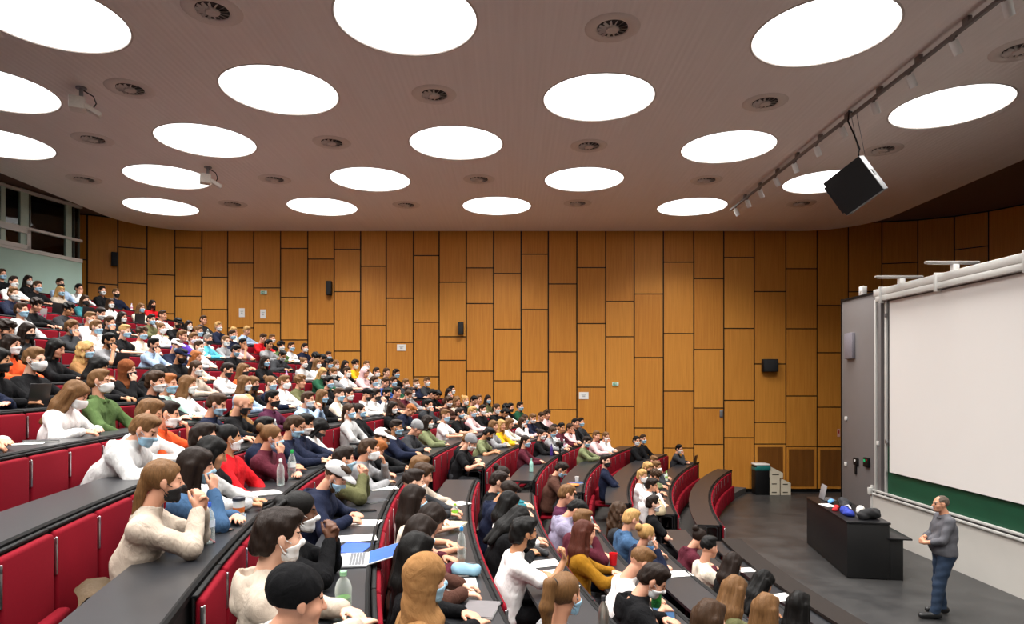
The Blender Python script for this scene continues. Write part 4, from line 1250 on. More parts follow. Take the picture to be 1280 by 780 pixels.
for i, d in enumerate(PEOPLE):
    p = POSES[d['pose']]; k = d['row']
    R0 = RR(k)-HIP-d['dl']
    loc = arc(R0, d['th'], FL(k)); rz = -d['th']-PI/2
    jit = math.radians(rng.uniform(-7, 7))
    e = empty('person', loc, rz+jit, d['label'], 'person', 'students in the audience')
    fem = d['st'] in ('ls', 'lw', 'lb', 'pt', 'lo', 'bu', 'hj', 'dr')
    sc = (.95 if fem else 1.0)*(1+rng.uniform(-.02, .02)); e.scale = (sc*(.93 if fem else 1.0), sc, rng.uniform(.985, 1.0) if fem else rng.uniform(1., 1.02))
    yw = yaw_for(d, loc, rz+jit); sk = SKIN[skin_of(d)]
    me = cached(('body', d['pose'], yw), lambda: build_body(p, yw))
    link('body', me, e, [sk, EYEM, HAIR[d['hc']], LIPM if skin_of(d) != 'd' else M('dark lips', '6a3a34', .5)])
    link(PARTN[d['top']], cached(('top', d['pose'], d['top']), lambda: build_top(p, d['top'], seed=len(_bc))), e, [CLOTH(d['tc'])])
    link('trousers', cached('trousers', build_trousers), e, [CLOTH(TRC[(int(d['x'])+i) % 4] if d['y'] != 577 else 'denim blue')])
    if d['Y_'] if 'Y_' in d else loc.y < 15: link('shoes', cached('shoes', build_shoes), e)
    put_head_parts(d, e, hframe(yw, p['pitch'], p['roll']), p['hc'])
# ---- seats
ALLSEATS.sort(key=lambda s: s[0])
def occupied(k, t): return any(d['row'] == k and abs(d['th']-t)*RR(k) < .44 for d in PEOPLE)
BAGSEATS = []
rest = []
for j, (dist, k, nm, t, i, n) in enumerate(ALLSEATS):
    loc = arc(RR(k)-.018, t, FL(k)); rz = -t-PI/2
    occ = occupied(k, t) or any(abs(t-b)*RR(k) < .3 and kk == k for kk, b in BAGSEATS)
    if j >= 300: rest.append((loc, rz, occ)); continue
    if nm == 'near': w = f"{ordn(n-i)} from the aisle, near block of the {rowname(k)}"
    elif nm == 'far': w = f"{ordn(i+1)} from the aisle, far block of the {rowname(k)}"
    else: w = f"{ordn(n-i)} from the wood wall in the {rowname(k)}"
    e = empty('auditorium_chair', loc, rz, f"red upholstered chair, {w}", 'chair', 'red lecture hall chairs')
    link('back_panel', SEATM['back'], e); link('back_shell', SEATM['shell'], e); link('bracket', SEATM['bracket'], e)
    link('seat_pan', SEATM['pan_dn' if occ else 'pan_up'], e)
    if occ and dist < 9: link('pan_bracket', SEATM['under'], e)
if rest:
    bm = bmesh.new(); mats = [RED, BLACK, CHROME]
    for loc, rz, occ in rest:
        T = Matrix.Translation(loc) @ Matrix.Rotation(rz, 4, 'Z')
        for key, mi in (('back', 0), ('shell', 1), ('bracket', 2), ('pan_dn' if occ else 'pan_up', 0)):
            n0 = len(bm.faces); v0 = len(bm.verts); bm.from_mesh(SEATM[key]); bm.verts.ensure_lookup_table(); bm.faces.ensure_lookup_table()
            bmesh.ops.transform(bm, matrix=T, verts=bm.verts[v0:])
            for f in bm.faces[n0:]: f.material_index = mi
    me = bpy.data.meshes.new('lecture_seats'); bm.to_mesh(me); bm.free()
    for m_ in mats: me.materials.append(m_)
    tag(link('distant_auditorium_chairs', me), 'rows of more distant red chairs behind the audience near the wood wall', 'chairs', kind='stuff')
# ================================================================== things on the desks
def on_desk(px, py, ks=range(-7, 14)):
    best = None
    for k in ks:
        bl = blocks(k-1) if k > -7 else [('near', TH0, th_n(-8))]+blocks(-8)
        for nm, a, b in bl:
            th = np.arange(a+.15/RR(k), b-.15/RR(k), .0012)
            for dr in (.14, .2, .26, .32):
                r = RR(k-1)+dr; X = CX-r*np.cos(th); Y = np.maximum(CY+r*np.sin(th), .05)
                e = np.hypot(640+F_PX*X/Y-px, HOR-F_PX*(ZT(k-1)-EYE)/Y-py)*Y/F_PX; e[Y < 1.3] = 9
                i = int(np.argmin(e))
                if best is None or e[i] < best[0]: best = (e[i], k, r, th[i])
    _, k, r, th = best
    return arc(r, th, ZT(k-1)+.001), -th-PI/2, k
def bottle_m(body, capc, h=.25, r=.035, label='dfe6e8', fill=None):
    prof = [(0, .002), (r*.8, 0), (r, .008), (r, h*.30), (r*.95, h*.36), (r, h*.42), (r, h*.58), (r*.75, h*.74), (r*.36, h*.84), (r*.36, h*.90)]
    inn = [(max(a-.002, 0), z+.002) for a, z in prof][::-1]
    d = {}
    d['body'] = MB().lathe(prof+[(r*.30, h*.90)]+[(max(a-.0025, 0.0), max(z, .004)) for a, z in prof[::-1]], seg=20).me('bottle', [body], True, 40)
    d['cap'] = MB().lathe([(0, h*.885), (r*.42, h*.885), (r*.42, h*.985), (r*.36, h), (0, h)], seg=16).me('cap', [M('cap '+capc, capc, .4)], True, 40)
    d['label'] = MB().lathe([(r+.0008, h*.40), (r+.0008, h*.57), (r-.0005, h*.57), (r-.0005, h*.40)], seg=20, closed=True).me('paper_label', [M('label '+label, label, .6)], True, 40) if label else None
    if fill: d['filling'] = MB().lathe([(0, .006), (r*.9, .006), (r*.92, h*.34), (0, h*.34)], seg=16).me('mint_leaves', [M('leaf fill '+fill, fill, .6, var=.6, scale=60)], True, 40)
    return d
def put(px, py, name, cat, label, parts, rz=0., grp=None, dz=0., ks=range(-7, 14)):
    loc, r0, k = on_desk(px, py, ks); e = empty(name, loc+Vector((0, 0, dz)), r0+rz, label, cat, grp)
    for q in parts: link(q[0], q[1], e)
    return e
def B(px, py, text, *a, **k):
    name = k.pop('name', 'water_bottle'); dz = k.pop('dz', 0.)
    d = bottle_m(*a, **k); put(px, py, name, "bottle", text, [(n if n != 'body' else 'bottle_body', m) for n, m in d.items() if m], .3, dz=dz)
B(270, 688, 'clear water bottle with blue cap beside the person in the beige jacket', CLEAR, '2b56b8', label='c9d4e4')
B(351, 607, 'clear glass bottle with white cap standing next to a white sheet of paper', CLEAR, 'e8e8e4', label=None)
B(368, 602, 'tall clear bottle with green cap and white label', CLEAR, '1f9a4a', h=.29, r=.04, label='e8ecec')
B(588, 696, 'tall clear bottle with light blue cap on the desk behind the raised fist', CLEAR, '2f86c8', h=.27, label=None)
B(447, 764, 'clear bottle filled with green leaves and pale green cap, held in the foreground', CLEAR, '7fb08a', h=.21, r=.045, label=None, fill='4f8a2c')
B(738, 672, 'clear bottle with pale cap held beside the blond cropped head', CLEAR, 'b9d2da', label=None)
B(832, 748, 'large green plastic bottle beside the black hoodie and tablet', GREENB, '0f6a2a', h=.30, r=.042, label=None)
B(771, 778, 'steel thermos flask at the bottom edge of the picture', M('brushed thermos steel', 'b9b4aa', .3, metal=.9), '26262a', h=.27, r=.036, label=None, name='thermos_flask')
B(690, 571, 'purple drinking bottle on the far block desk', M('purple bottle', '3a2470', .4), '2a1a50', h=.26, label=None)
B(699, 560, 'clear bottle with white cap, left of two in the far block', CLEAR, 'e8e8ea', h=.25)
B(705, 562, 'clear bottle with pink label on the far block desk', CLEAR, 'e6e6ee', label='d89ab4', h=.25)
B(667, 592, 'mint green bottle near the end of a far block desk', M('mint bottle', '9fd0c4', .35), '7fb8ac', h=.25, label=None)
B(840, 607, 'white and green bottle in front of the row of white sweaters', M('milky bottle', 'd8e2d2', .4), '7cc04a', h=.27, label='9fc86a')
B(358, 473, 'pink drinking bottle in the upper rows', M('pink bottle', 'd79ac6', .4), 'b58ad0', h=.25, label=None)
B(352, 535, 'clear bottle beside the person in the purple shirt', CLEAR, 'd8dde0', h=.24)
B(165, 391, 'white bottle with pink print near the top of the hall', M('white bottle', 'ece6e8', .4), 'd8c8d8', h=.25, label='d890a8')
B(260, 420, 'small clear bottle in front of the navy jacket over white', CLEAR, 'cfe0dc', h=.22)
B(579, 648, 'clear tumbler bottle with lime green print', CLEAR, '8ccf3a', h=.16, label='8ccf3a')
B(826, 676, 'slim bottle with bright blue cap behind the blond bun', CLEAR, '2a62c8', h=.24, label=None)
# tumbler, can, cup
tm = MB().lathe([(0, 0), (.036, 0), (.042, .12), (.040, .12), (.034, .004), (0, .004)], seg=20).me('tumbler_body', [M('milky tumbler', 'dcd6cc', .4)], True, 40)
tl = MB().lathe([(0, .119), (.045, .119), (.045, .14), (.02, .148), (0, .148)], seg=20).me('lid', [M('dark lid', '2a2c33', .4)], True, 40)
tw = MB().lathe([(.0398, .035), (.0408, .07), (.0390, .07), (.0380, .035)], seg=20, closed=True).me('print_band', [M('orange print', 'c8641e', .5, var=.6, scale=50)], True, 40)
put(307, 655, 'tumbler', 'cup', 'white tumbler with dark lid and orange print beside the water bottle', [('tumbler_body', tm), ('lid', tl), ('print_band', tw)])
cm_ = MB().lathe([(0, 0), (.028, 0), (.033, .01), (.033, .105), (.026, .115), (0, .113)], seg=20).me('can', [M('red can', 'c4122a', .3, metal=.2)], True, 40)
cb_ = MB().lathe([(.0334, .04), (.0336, .075), (.0325, .075), (.0325, .04)], seg=20, closed=True).me('white_band', [PAPER], True, 40)
put(664, 650, 'drink_can', 'can', 'red and white drink can near the navy hoodie', [('can_body', cm_), ('white_band', cb_)])
put(723, 603, 'cup', 'cup', 'small white cup beside the orange tray', [('cup', MB().lathe([(0, 0), (.03, 0), (.042, .10), (.039, .10), (.028, .004), (0, .004)], seg=18).me('cup', [WHITEP], True, 40))])
put(714, 607, 'tray', 'tray', 'bright orange tray on the far block desk', [('tray', MB().lathe([(0, .004), (.10, .004), (.125, .03), (.13, .03), (.10, 0), (0, 0)], seg=28).me('tray', [M('orange plastic', 'e2701c', .4)], True, 40))])
put(769, 703, 'cup', 'cup', 'bright red cup beside the denim blue jacket', [('cup', MB().lathe([(0, 0), (.035, 0), (.045, .12), (.042, .12), (.032, .004), (0, .004)], seg=18).me('cup', [M('red plastic', 'd01a22', .4)], True, 40))])
# paper and notebooks
def sheet(w, d, n=1, mat=PAPER):
    m = MB(); r = random.Random(int(w*977+d*31+n))
    for i in range(n): m.box((r.uniform(-.012, .012), r.uniform(-.012, .012), .0016+.0022*i), (w, d, .002), rot=Matrix.Rotation(r.uniform(-.08, .08), 4, 'Z'))
    return m
def lined(w, d, n=9, z=.003):
    m = MB()
    for i in range(n): m.box((-.02*w*(i % 3), d*(.40-.8*i/n), z), (w*(.72 if i % 3 else .8), .003, .0006))
    return m
INK = M('grey handwriting', '6f7680', .8)
def paper(px, py, label, w=.21, d=.297, n=1, rz=0., ink=True):
    put(px, py, 'paper', 'paper', label, [('sheet', sheet(w, d, n).me('sheet', [PAPER]))]+([('handwriting', lined(w, d, 8, .0016+.0022*n).me('handwriting', [INK]))] if ink else []), rz)
paper(327, 618, 'pile of white paper in front of the red sweater', .22, .30, 5, .5)
paper(443, 672, 'white sheet on the desk beside the light grey cap wearer', .21, .28, 2, .2)
paper(456, 655, 'white sheet under the hand of the light grey cap wearer', .21, .28, 3, -.2)
paper(577, 732, 'blank white sheet in the foreground beside the headscarf', .21, .30, 2, 1.5, False)
paper(686, 703, 'white sheet with blue writing in front of the raised fist', .21, .28, 2, .3)
paper(709, 732, 'crumpled looking white papers below the mustard sweater', .18, .26, 3, -.4)
paper(569, 630, 'white sheet on the desk before the cream top', .2, .28, 2, .6)
paper(33, 553, 'white note sheet at the left edge under a yellow pen', .15, .21, 2, .4)
paper(849, 716, 'white sheet behind the green bottle', .21, .28, 2, .2)
paper(975, 752, 'white sheets beside the long light brown hair in the front row', .21, .30, 3, .3)
paper(932, 716, 'white sheet near the end of the front desk', .19, .26, 2, .2)
paper(480, 612, 'white sheets beneath a black case', .22, .30, 3, .3)
paper(668, 575, 'white sheet on the far block desk beside the mint bottle', .2, .28, 2)
def book(px, py, label, col, w=.17, d=.24, t=.014, rz=0.):
    m = MB(); m.box((0, 0, t/2), (w-.006, d-.008, t-.004)); pg = m.me('pages', [PAPER])
    m = MB(); m.box((0, 0, t-.001), (w, d, .002), bev=.0008); m.box((0, 0, .001), (w, d, .002), bev=.0008); m.box((-w/2, 0, t/2), (.002, d, t)); cv = m.me('cover', [M('cover '+col, col, .45)])
    put(px, py, 'notebook', 'notebook', label, [('pages', pg), ('cover', cv)], rz)
book(284, 649, 'blue grey notebook beside the orange printed tumbler', '6f8290', rz=.2)
book(52, 553, 'black notebook on the second desk at the left', '17171b', rz=.6)
book(600, 763, 'closed grey notebook at the bottom beside the white t-shirt', '6b6769', .21, .29, .016, 1.2)
book(573, 714, 'dark slate notebook beside the light blue pouch', '3a3c40', .2, .27, .014, 1.4)
book(569, 701, 'brown leather notebook behind a slate one', '4a3020', .18, .24, .014, 1.4)
book(571, 657, 'cream coloured book in front of the bare forearms', 'c9bd94', .18, .25, .02, 1.2)
book(469, 628, 'thin dark notebook on the desk beside the red seat row', '30343a', .18, .24, .010, .8)
book(443, 686, 'blue and white brochure lying behind the open laptop', '2a56b8', .21, .28, .005, 1.3)
book(700, 709, 'slim white notebook beside the written sheet', 'd8dbe2', .15, .21, .008, .3)
book(730, 607, 'blue notebook on the far block desk beside the orange tray', '24487a', .17, .24, .02, .3)
def phone(px, py, label, rz=0.):
    m = MB(); m.box((0, 0, .0045), (.072, .150, .008), bev=.003); b = m.me('phone_body', [BLACK], True, 40)
    m = MB(); m.box((0, 0, .0088), (.066, .142, .0006)); put(px, py, 'phone', 'phone', label, [('phone_body', b), ('screen', m.me('screen', [M('dark glass', '0b0d12', .08)]))], rz)
phone(280, 670, 'black phone lying beside the beige sleeve', .9)
phone(462, 640, 'black phone on the desk below the olive jacket', .2)
m = MB(); m.cyl((-.07, 0, .005), (.07, 0, .005), .0045, seg=8); m.cyl((.07, 0, .005), (.082, 0, .005), .0045, .001, seg=8)
pen_r = m.me('pen', [M('red pen plastic', 'b01a20', .4)], True)
put(270, 681, 'pen', 'pen', 'red pen near the water bottle with the blue cap', [('pen_barrel', pen_r)], .5)
def pouch(px, py, label, col, L=.2, r=.035, rz=0.):
    F_ = Field((-.2, -.1, -.02), (.2, .1, .12), .008); F_.cap((-L/2, 0, r*.9), (L/2, 0, r*.9), r, r*.9, 0); F_.noise(.004, (50, 40, 45), int(px)); F_.plane((0, 0, 0), (0, 0, -1)); P, Q = F_.mesh()
    z = MB(); z.box((0, 0, r*1.9), (L*.9, .006, .004)); 
    put(px, py, 'pencil_case', 'pencil case', label, [('case', mesh_np('case', P, Q, True, [M('pouch '+col, col, .75)])), ('zip', z.me('zip', [GREYM]))], rz)
pouch(592, 716, 'light blue fabric pouch on the desk behind the white t-shirt', '7fa6bc', .14, .05, 1.2)
pouch(677, 692, 'black pencil case beside the written sheet', '18181b', .2, .032, .4)
pouch(484, 608, 'black case lying on white sheets', '1a1a1d', .2, .03, .5)
pouch(560, 567, 'black case on the desk of the dark grey jacket', '202024', .2, .04, .5)
pouch(253, 653, 'dark pouch behind the beige sleeve', '2a2c33', .12, .03, .2)
def laptop(px, py, label, col='1c1c1f', ang=105, w=.33, d=.23, rz=0., scr='0d0f14', deco=False, keys='2a2a2c'):
    m = MB(); m.box((0, 0, .008), (w, d, .014), bev=.004); base = m.me('base', [M('laptop '+col, col, .4, metal=.2)], True, 40)
    m = MB(); 
    for i in range(5):
        for j in range(12): m.box((-w*.42+w*.84*j/11, d*.02+.02*i-.0, .0158), (w*.062, .016, .002))
    kb = m.me('keyboard', [M('keys '+keys, keys, .5)])
    # hinge at +y edge in local space (the reader sits at -y)
    T = Matrix.Translation((0, d/2, .014)) @ Matrix.Rotation(-math.radians(ang-90), 4, 'X')
    m = MB(); m.box((0, 0, d/2), (w, .008, d), M=T, bev=.003); lid = m.me('lid', [M('laptop '+col, col, .4, metal=.2)], True, 40)
    m = MB(); m.box((0, -.0046, d/2), (w*.94, .001, d*.9), M=T); sc_ = m.me('screen', [M('screen '+scr, scr, .15)])
    parts = [('base', base), ('keyboard', kb), ('lid', lid), ('screen', sc_)]
    if deco:
        m = MB(); r = random.Random(5)
        for i in range(7): m.box((r.uniform(-.12, .12), .0046, r.uniform(.05, .19)), (r.uniform(.03, .06), .001, r.uniform(.03, .05)), M=T)
        parts.append(('stickers', m.me('stickers', [M('pink stickers', 'd8306a', .5, var=.5, scale=12)])))
    put(px, py, 'laptop', 'laptop', label, parts, rz)
laptop(32, 508, 'black open laptop in front of the person with glasses at the left', ang=100)
laptop(250, 525, 'black laptop with lid tilted back beside the long light brown hair', ang=120)
laptop(436, 702, 'silver open laptop with grey keys on the middle desk', 'b9bbbe', 165, scr='3f6bc0', keys='6a6c70')
laptop(42, 400, 'pale laptop lid covered in stickers near the top left', 'b4b0b2', 100, deco=True)
laptop(68, 391, 'black laptop in front of the beige jacket under the booth', ang=95)
laptop(105, 397, 'black laptop in front of the teal jacket under the booth', ang=95)
laptop(170, 402, 'black laptop near the stairs at the wood wall', ang=95)
laptop(865, 582, 'black laptop of the lone person near the wood wall', ang=100)
laptop(140, 457, 'black laptop in front of the bearded person in grey', ang=110)
laptop(275, 512, 'dark laptop lying half open in front of the white shirt', ang=140)
m = MB(); m.box((0, 0, .006), (.19, .26, .010), bev=.004); tb_ = m.me('tablet_body', [BLACK], True, 40)
m = MB(); m.box((0, 0, .0114), (.17, .24, .0006)); tsn = m.me('screen', [emis('tablet screen', (.16, .32, .6), .8)])
put(833, 766, 'tablet', 'tablet', 'tablet with glowing blue page beside the black hoodie', [('tablet_body', tb_), ('screen', tsn)], 1.2)
# bags
def bag(loc, rz, label, col, sz=(.36, .2, .28), name='bag', cat='bag', flap=None, seed=0, strap='1a1a1c'):
    w, d, h = sz; F_ = Field((-w, -d*1.2, -.02), (w, d*1.2, h*1.35), .012)
    for s in (-1, 1): F_.cap((s*w*.28, 0, h*.28), (s*w*.24, 0, h*.72), d*.55, d*.42, .06)
    F_.cap((-w*.25, 0, h*.3), (w*.25, 0, h*.3), d*.55, k=.06); F_.noise(.008, (18, 22, 16), seed); F_.noise(.003, (45, 38, 50), seed+1); F_.plane((0, 0, 0), (0, 0, -1))
    P, Q = F_.mesh(); e = empty(name, loc, rz, label, cat)
    link('body', mesh_np('body', P, Q, True, [M('bag '+col, col, .8, var=.25, scale=14, bump=.3, bscale=80)]), e)
    m = MB(); m.tube([(-w*.2, d*.2, h*.9), (-w*.1, d*.25, h*1.12), (w*.1, d*.25, h*1.12), (w*.2, d*.2, h*.9)], .012, 6); link('strap', m.me('strap', [M('strap '+strap, strap, .7)], True), e)
    if flap:
        m = MB(); m.box((0, d*.52, h*.62), (w*.72, .02, h*.5), bev=.008, rot=Matrix.Rotation(.25, 4, 'X')); m.box((-w*.2, d*.6, h*.45), (.02, .01, .05)); m.box((w*.2, d*.6, h*.45), (.02, .01, .05)); link('flap', m.me('flap', [M('bag '+flap, flap, .6)], True, 40), e)
    return e
def seat_spot(px, py, k):
    th = min(ray_arc(px, RR(k)-.28), key=lambda t: abs(to_px(arc(RR(k)-.28, t, FL(k)+.6))[1]-py)); return arc(RR(k)-.30, th, FL(k)+.476), -th-PI/2
l_, r_ = seat_spot(112, 722, 0); BAGL = (0, l_)
e = empty('satchel', l_+Vector((0, 0, -.055)), r_+.35, 'brown leather satchel with open flap on the seat beside the beige jacket', 'bag')
LE = M('worn brown leather', '5e4a30', .65, var=.3, scale=9, bump=.4, bscale=60); LD = M('dark satchel side', '171513', .7)
m = MB(); m.box((0, 0, .13), (.34, .13, .26), bev=.025, rot=Matrix.Rotation(-.12, 4, 'X')); link('body', m.me('body', [LD], True, 50), e)
m = MB()
pts = [(-.075, .25), (-.02, .285), (.06, .27), (.105, .21), (.125, .13), (.135, .06)]
rows_ = [[m.bm.verts.new((x, py_+.012*math.sin(x*14+j), pz+.010*math.cos(x*19+j*1.3))) for x in np.linspace(-.185, .185, 9)] for j, (py_, pz) in enumerate(pts)]
for A_, B_ in zip(rows_, rows_[1:]):
    for i in range(8): m.bm.faces.new((A_[i], A_[i+1], B_[i+1], B_[i]))
g_ = m.bm.faces[:]; bmesh.ops.solidify(m.bm, geom=g_, thickness=.008); link('flap', m.me('flap', [LE], True, 50), e)
for x in (-.09, .09):
    m = MB(); m.box((x, .128, .10), (.028, .008, .10), bev=.003); m.box((x, .136, .075), (.036, .006, .03), bev=.002); link('buckle_strap', m.me('buckle_strap', [M('pale buckle', '9a8f7a', .4, metal=.4)], True, 40), e)
m = MB(); m.tube([(-.17, 0, .2), (-.24, .04, .12), (-.2, .12, .03), (-.05, .2, .02), (.1, .19, .015)], .012, 6); link('shoulder_strap', m.me('shoulder_strap', [LD], True), e)
l_, r_ = seat_spot(72, 616, 1); bag(l_, r_, 'teal bag with black strap lying on a seat of the upper left row', '1f5a66', (.34, .2, .18), seed=5)
l_, r_ = seat_spot(417, 553, -1); bag(l_, r_, 'black backpack leaning between two students in the middle rows', '1c1c1f', (.36, .24, .46), name='backpack', seed=7)
l_, r_ = on_desk(822, 652)[:2]; bag(l_, r_, 'cream coloured bag under the arms of the person in a black t-shirt', 'b3a384', (.62, .22, .20), seed=9, strap='8a7c60')
# camera tripod in the far block
tp = arc(22.09, math.asin((13.2-CY)/22.09), FL(-4)); e = empty('camera_tripod', tp, .3, 'black camera tripod standing among the far block rows', 'tripod')
for q in range(3):
    a = 2*PI*q/3; m = MB(); m.tube([(.03*math.cos(a), .03*math.sin(a), 1.15), (.06*math.cos(a), .06*math.sin(a), .6), (.095*math.cos(a), .095*math.sin(a), .012)], [.016, .014, .010], 8); m.obj('leg', BLACK, e, True)
m = MB(); m.cyl((0, 0, 1.0), (0, 0, 1.3), .016); m.sph((0, 0, 1.31), .03); m.obj('centre_column', BLACK, e, True)
m = MB(); m.box((0, 0, 1.37), (.10, .15, .09), bev=.012); m.cyl((0, .06, 1.37), (0, .16, 1.37), .035); m.box((.03, 0, 1.425), (.03, .05, .03), bev=.005); m.obj('camera_head', BLACK, e, True)
m = MB(); m.tube([(0, -.03, 1.31), (.06, -.2, 1.25), (.09, -.32, 1.2)], .008, 6); m.obj('pan_handle', BLACK, e, True)
# ================================================================== the lecture end
SCRW = simple('matt white screen', 'e6e2de', .85, var=.01, scale=1.5)
FRM = M('light grey aluminium', 'c4c3bf', .4, var=.04); CHG = simple('green chalkboard', '0f4a31', .6, var=.25, scale=2.2, stretch=(1, .6, 2.2))
XB = 8.2; YE = 4.5
m = MB(); m.box((XB+.14, (14.8+YE)/2, .49), (.22, 14.8-YE, .98)); tag(m.obj('wall_board_base', M('white base panel', 'cdc9c2', .6, var=.04, scale=2)), kind='structure')
m = MB(); m.box((XB+.32, (14.4+YE)/2, 2.9), (.12, 14.4-YE, 5.2)); tag(m.obj('wall_board_back', M('grey panel', '77716e', .6)), kind='structure')
# chalkboard with its lower track
e = empty('chalkboard', (XB, 14.3, 1.0), 0, 'long dark green chalkboard below the white projection screen', 'chalkboard')
def Lb(m, name, mat, par, org, sm=False, ang=35):
    me = m.me(name, [mat], sm, ang); me.transform(Matrix.Translation(-Vector(org))); return link(name, me, par)
o_ = (XB, 14.3, 1.0)
m = MB(); m.box((XB+.06, (14.22+YE)/2, 1.55), (.03, 14.22-YE, 1.05)); Lb(m, 'board_surface', CHG, e, o_)
for z, d in ((1.035, .05), (.955, .07)):
    m = MB(); m.box((XB+.02, (14.75+YE)/2, z), (d, 14.75-YE, .045), bev=.008); Lb(m, 'rail', FRM, e, o_, True)
m = MB(); m.box((XB+.03, (14.75+YE)/2, .995), (.03, 14.75-YE, .04)); Lb(m, 'rail_groove', M('dark groove', '3a3a3a', .6), e, o_)
m = MB(); m.box((XB+.06, 14.83, .72), (.08, .09, .82), bev=.01); m.box((XB, 14.83, 1.0), (.10, .08, .16), bev=.01); Lb(m, 'end_post', FRM, e, o_, True)
for y in (14.66, 14.25):
    m = MB(); m.box((XB+.03, y, 3.15), (.05, .07, 4.4), bev=.01); Lb(m, 'guide_post', FRM, e, o_, True)
# screen
e = empty('projection_screen', (XB, 14.3, 5.3), 0, 'large white projection screen in a grey frame on the right', 'screen'); o_ = (XB, 14.3, 5.3)
m = MB(); m.box((XB-.0, (14.05+YE)/2, 3.41), (.03, 14.05-YE, 3.74)); Lb(m, 'screen_surface', SCRW, e, o_)
m = MB(); m.box((XB-.0, (14.5+YE)/2, 5.47), (.24, 14.5-YE, .16), bev=.015); Lb(m, 'top_beam', FRM, e, o_, True)
m = MB(); m.box((XB-.02, (14.42+YE)/2, 5.33), (.20, 14.42-YE, .12), bev=.01); Lb(m, 'roller_housing', FRM, e, o_, True)
m = MB(); m.box((XB-.0, (14.1+YE)/2, 5.262), (.06, 14.1-YE, .03)); Lb(m, 'shadow_strip', M('shadow strip grey', '5a5654', .7), e, o_)  # dark strip painted in for the shadow under the roller housing
m = MB(); m.box((XB-.02, 14.16, 3.4), (.05, .05, 3.75), bev=.01); Lb(m, 'side_post', FRM, e, o_, True)
for y, z in ((14.13, 4.95), (14.1, 2.2)):
    m = MB(); m.box((XB-.05, y, z), (.05, .06, .09), bev=.01); Lb(m, 'clamp', GREYM, e, o_, True)
for y in (14.2, 12.35, 10.2, 8.2):
    m = MB(); m.box((XB-.02, y, 5.40), (.28, .05, .36), bev=.01); Lb(m, 'beam_bracket', FRM, e, o_, True)
for (y, lab) in ((13.65, 'slim white board lamp on top of the screen frame, nearer the wood wall'), (12.0, 'slim white board lamp on top of the screen frame, second from the wood wall')):
    e = empty('board_lamp', (XB, y, 5.55), 0, lab, 'lamp', 'board lamps')
    m = MB(); m.box((0, 0, .06), (.12, .10, .13), bev=.01); link('bracket', m.me('bracket', [WHITEP], True, 40), e)
    m = MB(); m.box((-.05, 0, .16), (1.0, .09, .05), bev=.018); link('lamp_bar', m.me('lamp_bar', [M('grey lamp bar', 'a8a4a0', .4)], True, 40), e)
    m = MB(); m.box((-.05, 0, .131), (.9, .05, .008)); link('diffuser', m.me('diffuser', [WHITEP]), e)
# grey cabinet wall
e = empty('equipment_cabinet', (XB+.05, 15.35, 0), 0, 'tall dull grey cabinet panel between wood wall and screen', 'cabinet')
GP = M('dull grey lacquer', '75706f', .55, var=.04, scale=3)
m = MB(); m.box((.3, 0, 2.75), (.6, 1.7, 5.5), bev=.01); link('carcass', m.me('carcass', [GP], True, 40), e)
m = MB(); m.box((.3, .86, 2.77), (.64, .03, 5.58)); m.box((.3, 0, 5.52), (.64, 1.72, .05)); link('edge_trim', m.me('edge_trim', [BLACK]), e)
def onp(x, y): p = on_x(x, y, XB+.05); return Vector((0, p.y-15.35, p.z))
a, b = onp(1059, 417), onp(1069, 448)
m = MB(); m.box((-.04, (a.y+b.y)/2, (a.z+b.z)/2), (.08, abs(a.y-b.y), abs(a.z-b.z)), bev=.01); link('hatch', m.me('hatch', [M('hatch grey', '85818a', .5)], True, 40), e)
for x, y, s, nm, mt in ((1058, 523, .09, 'switch', WHITEP), (1057.5, 580, .09, 'switch', WHITEP), (1098, 554, .09, 'switch', WHITEP)):
    p = onp(x, y); m = MB(); m.box((-.012, p.y, p.z), (.03, s, s), bev=.006); link(nm, m.me(nm, [mt], True, 40), e)
p = onp(1071, 577); m = MB(); m.box((-.02, p.y, p.z), (.05, .20, .18), bev=.02); m.box((-.02, p.y+.02, p.z-.2), (.03, .07, .22), bev=.01); tp_ = link('phone', m.me('phone', [BLACK], True, 40), e)
m = MB(); m.cyl((-.055, p.y, p.z+.02), (-.045, p.y, p.z+.02), .03); link('dial', m.me('dial', [WHITEP], True, 40), tp_)
p = onp(1085, 578); m = MB(); m.box((-.03, p.y, p.z), (.07, .20, .22), bev=.01); cp_ = link('control_box', m.me('control_box', [BLACK], True, 40), e)
m = MB(); m.box((-.068, p.y+.04, p.z+.04), (.006, .07, .06)); link('green_display', m.me('green_display', [emis('green lamp', (.05, .7, .25), .5)]), cp_)
m = MB(); m.box((-.068, p.y-.06, p.z+.06), (.006, .03, .03)); link('red_button', m.me('red_button', [M('red button', 'a02020', .4)]), cp_)
p = on_x(1076, 366, XB+.1); m = MB(); m.box((0, 0, .11), (.12, .16, .22), bev=.015); m.cyl((-.06, 0, .12), (-.075, 0, .12), .04)
e = empty('white_device', (XB+.15, p.y, 5.545), 0, 'small white box on top of the grey cabinet', 'device'); link('housing', m.me('housing', [WHITEP], True, 40), e)
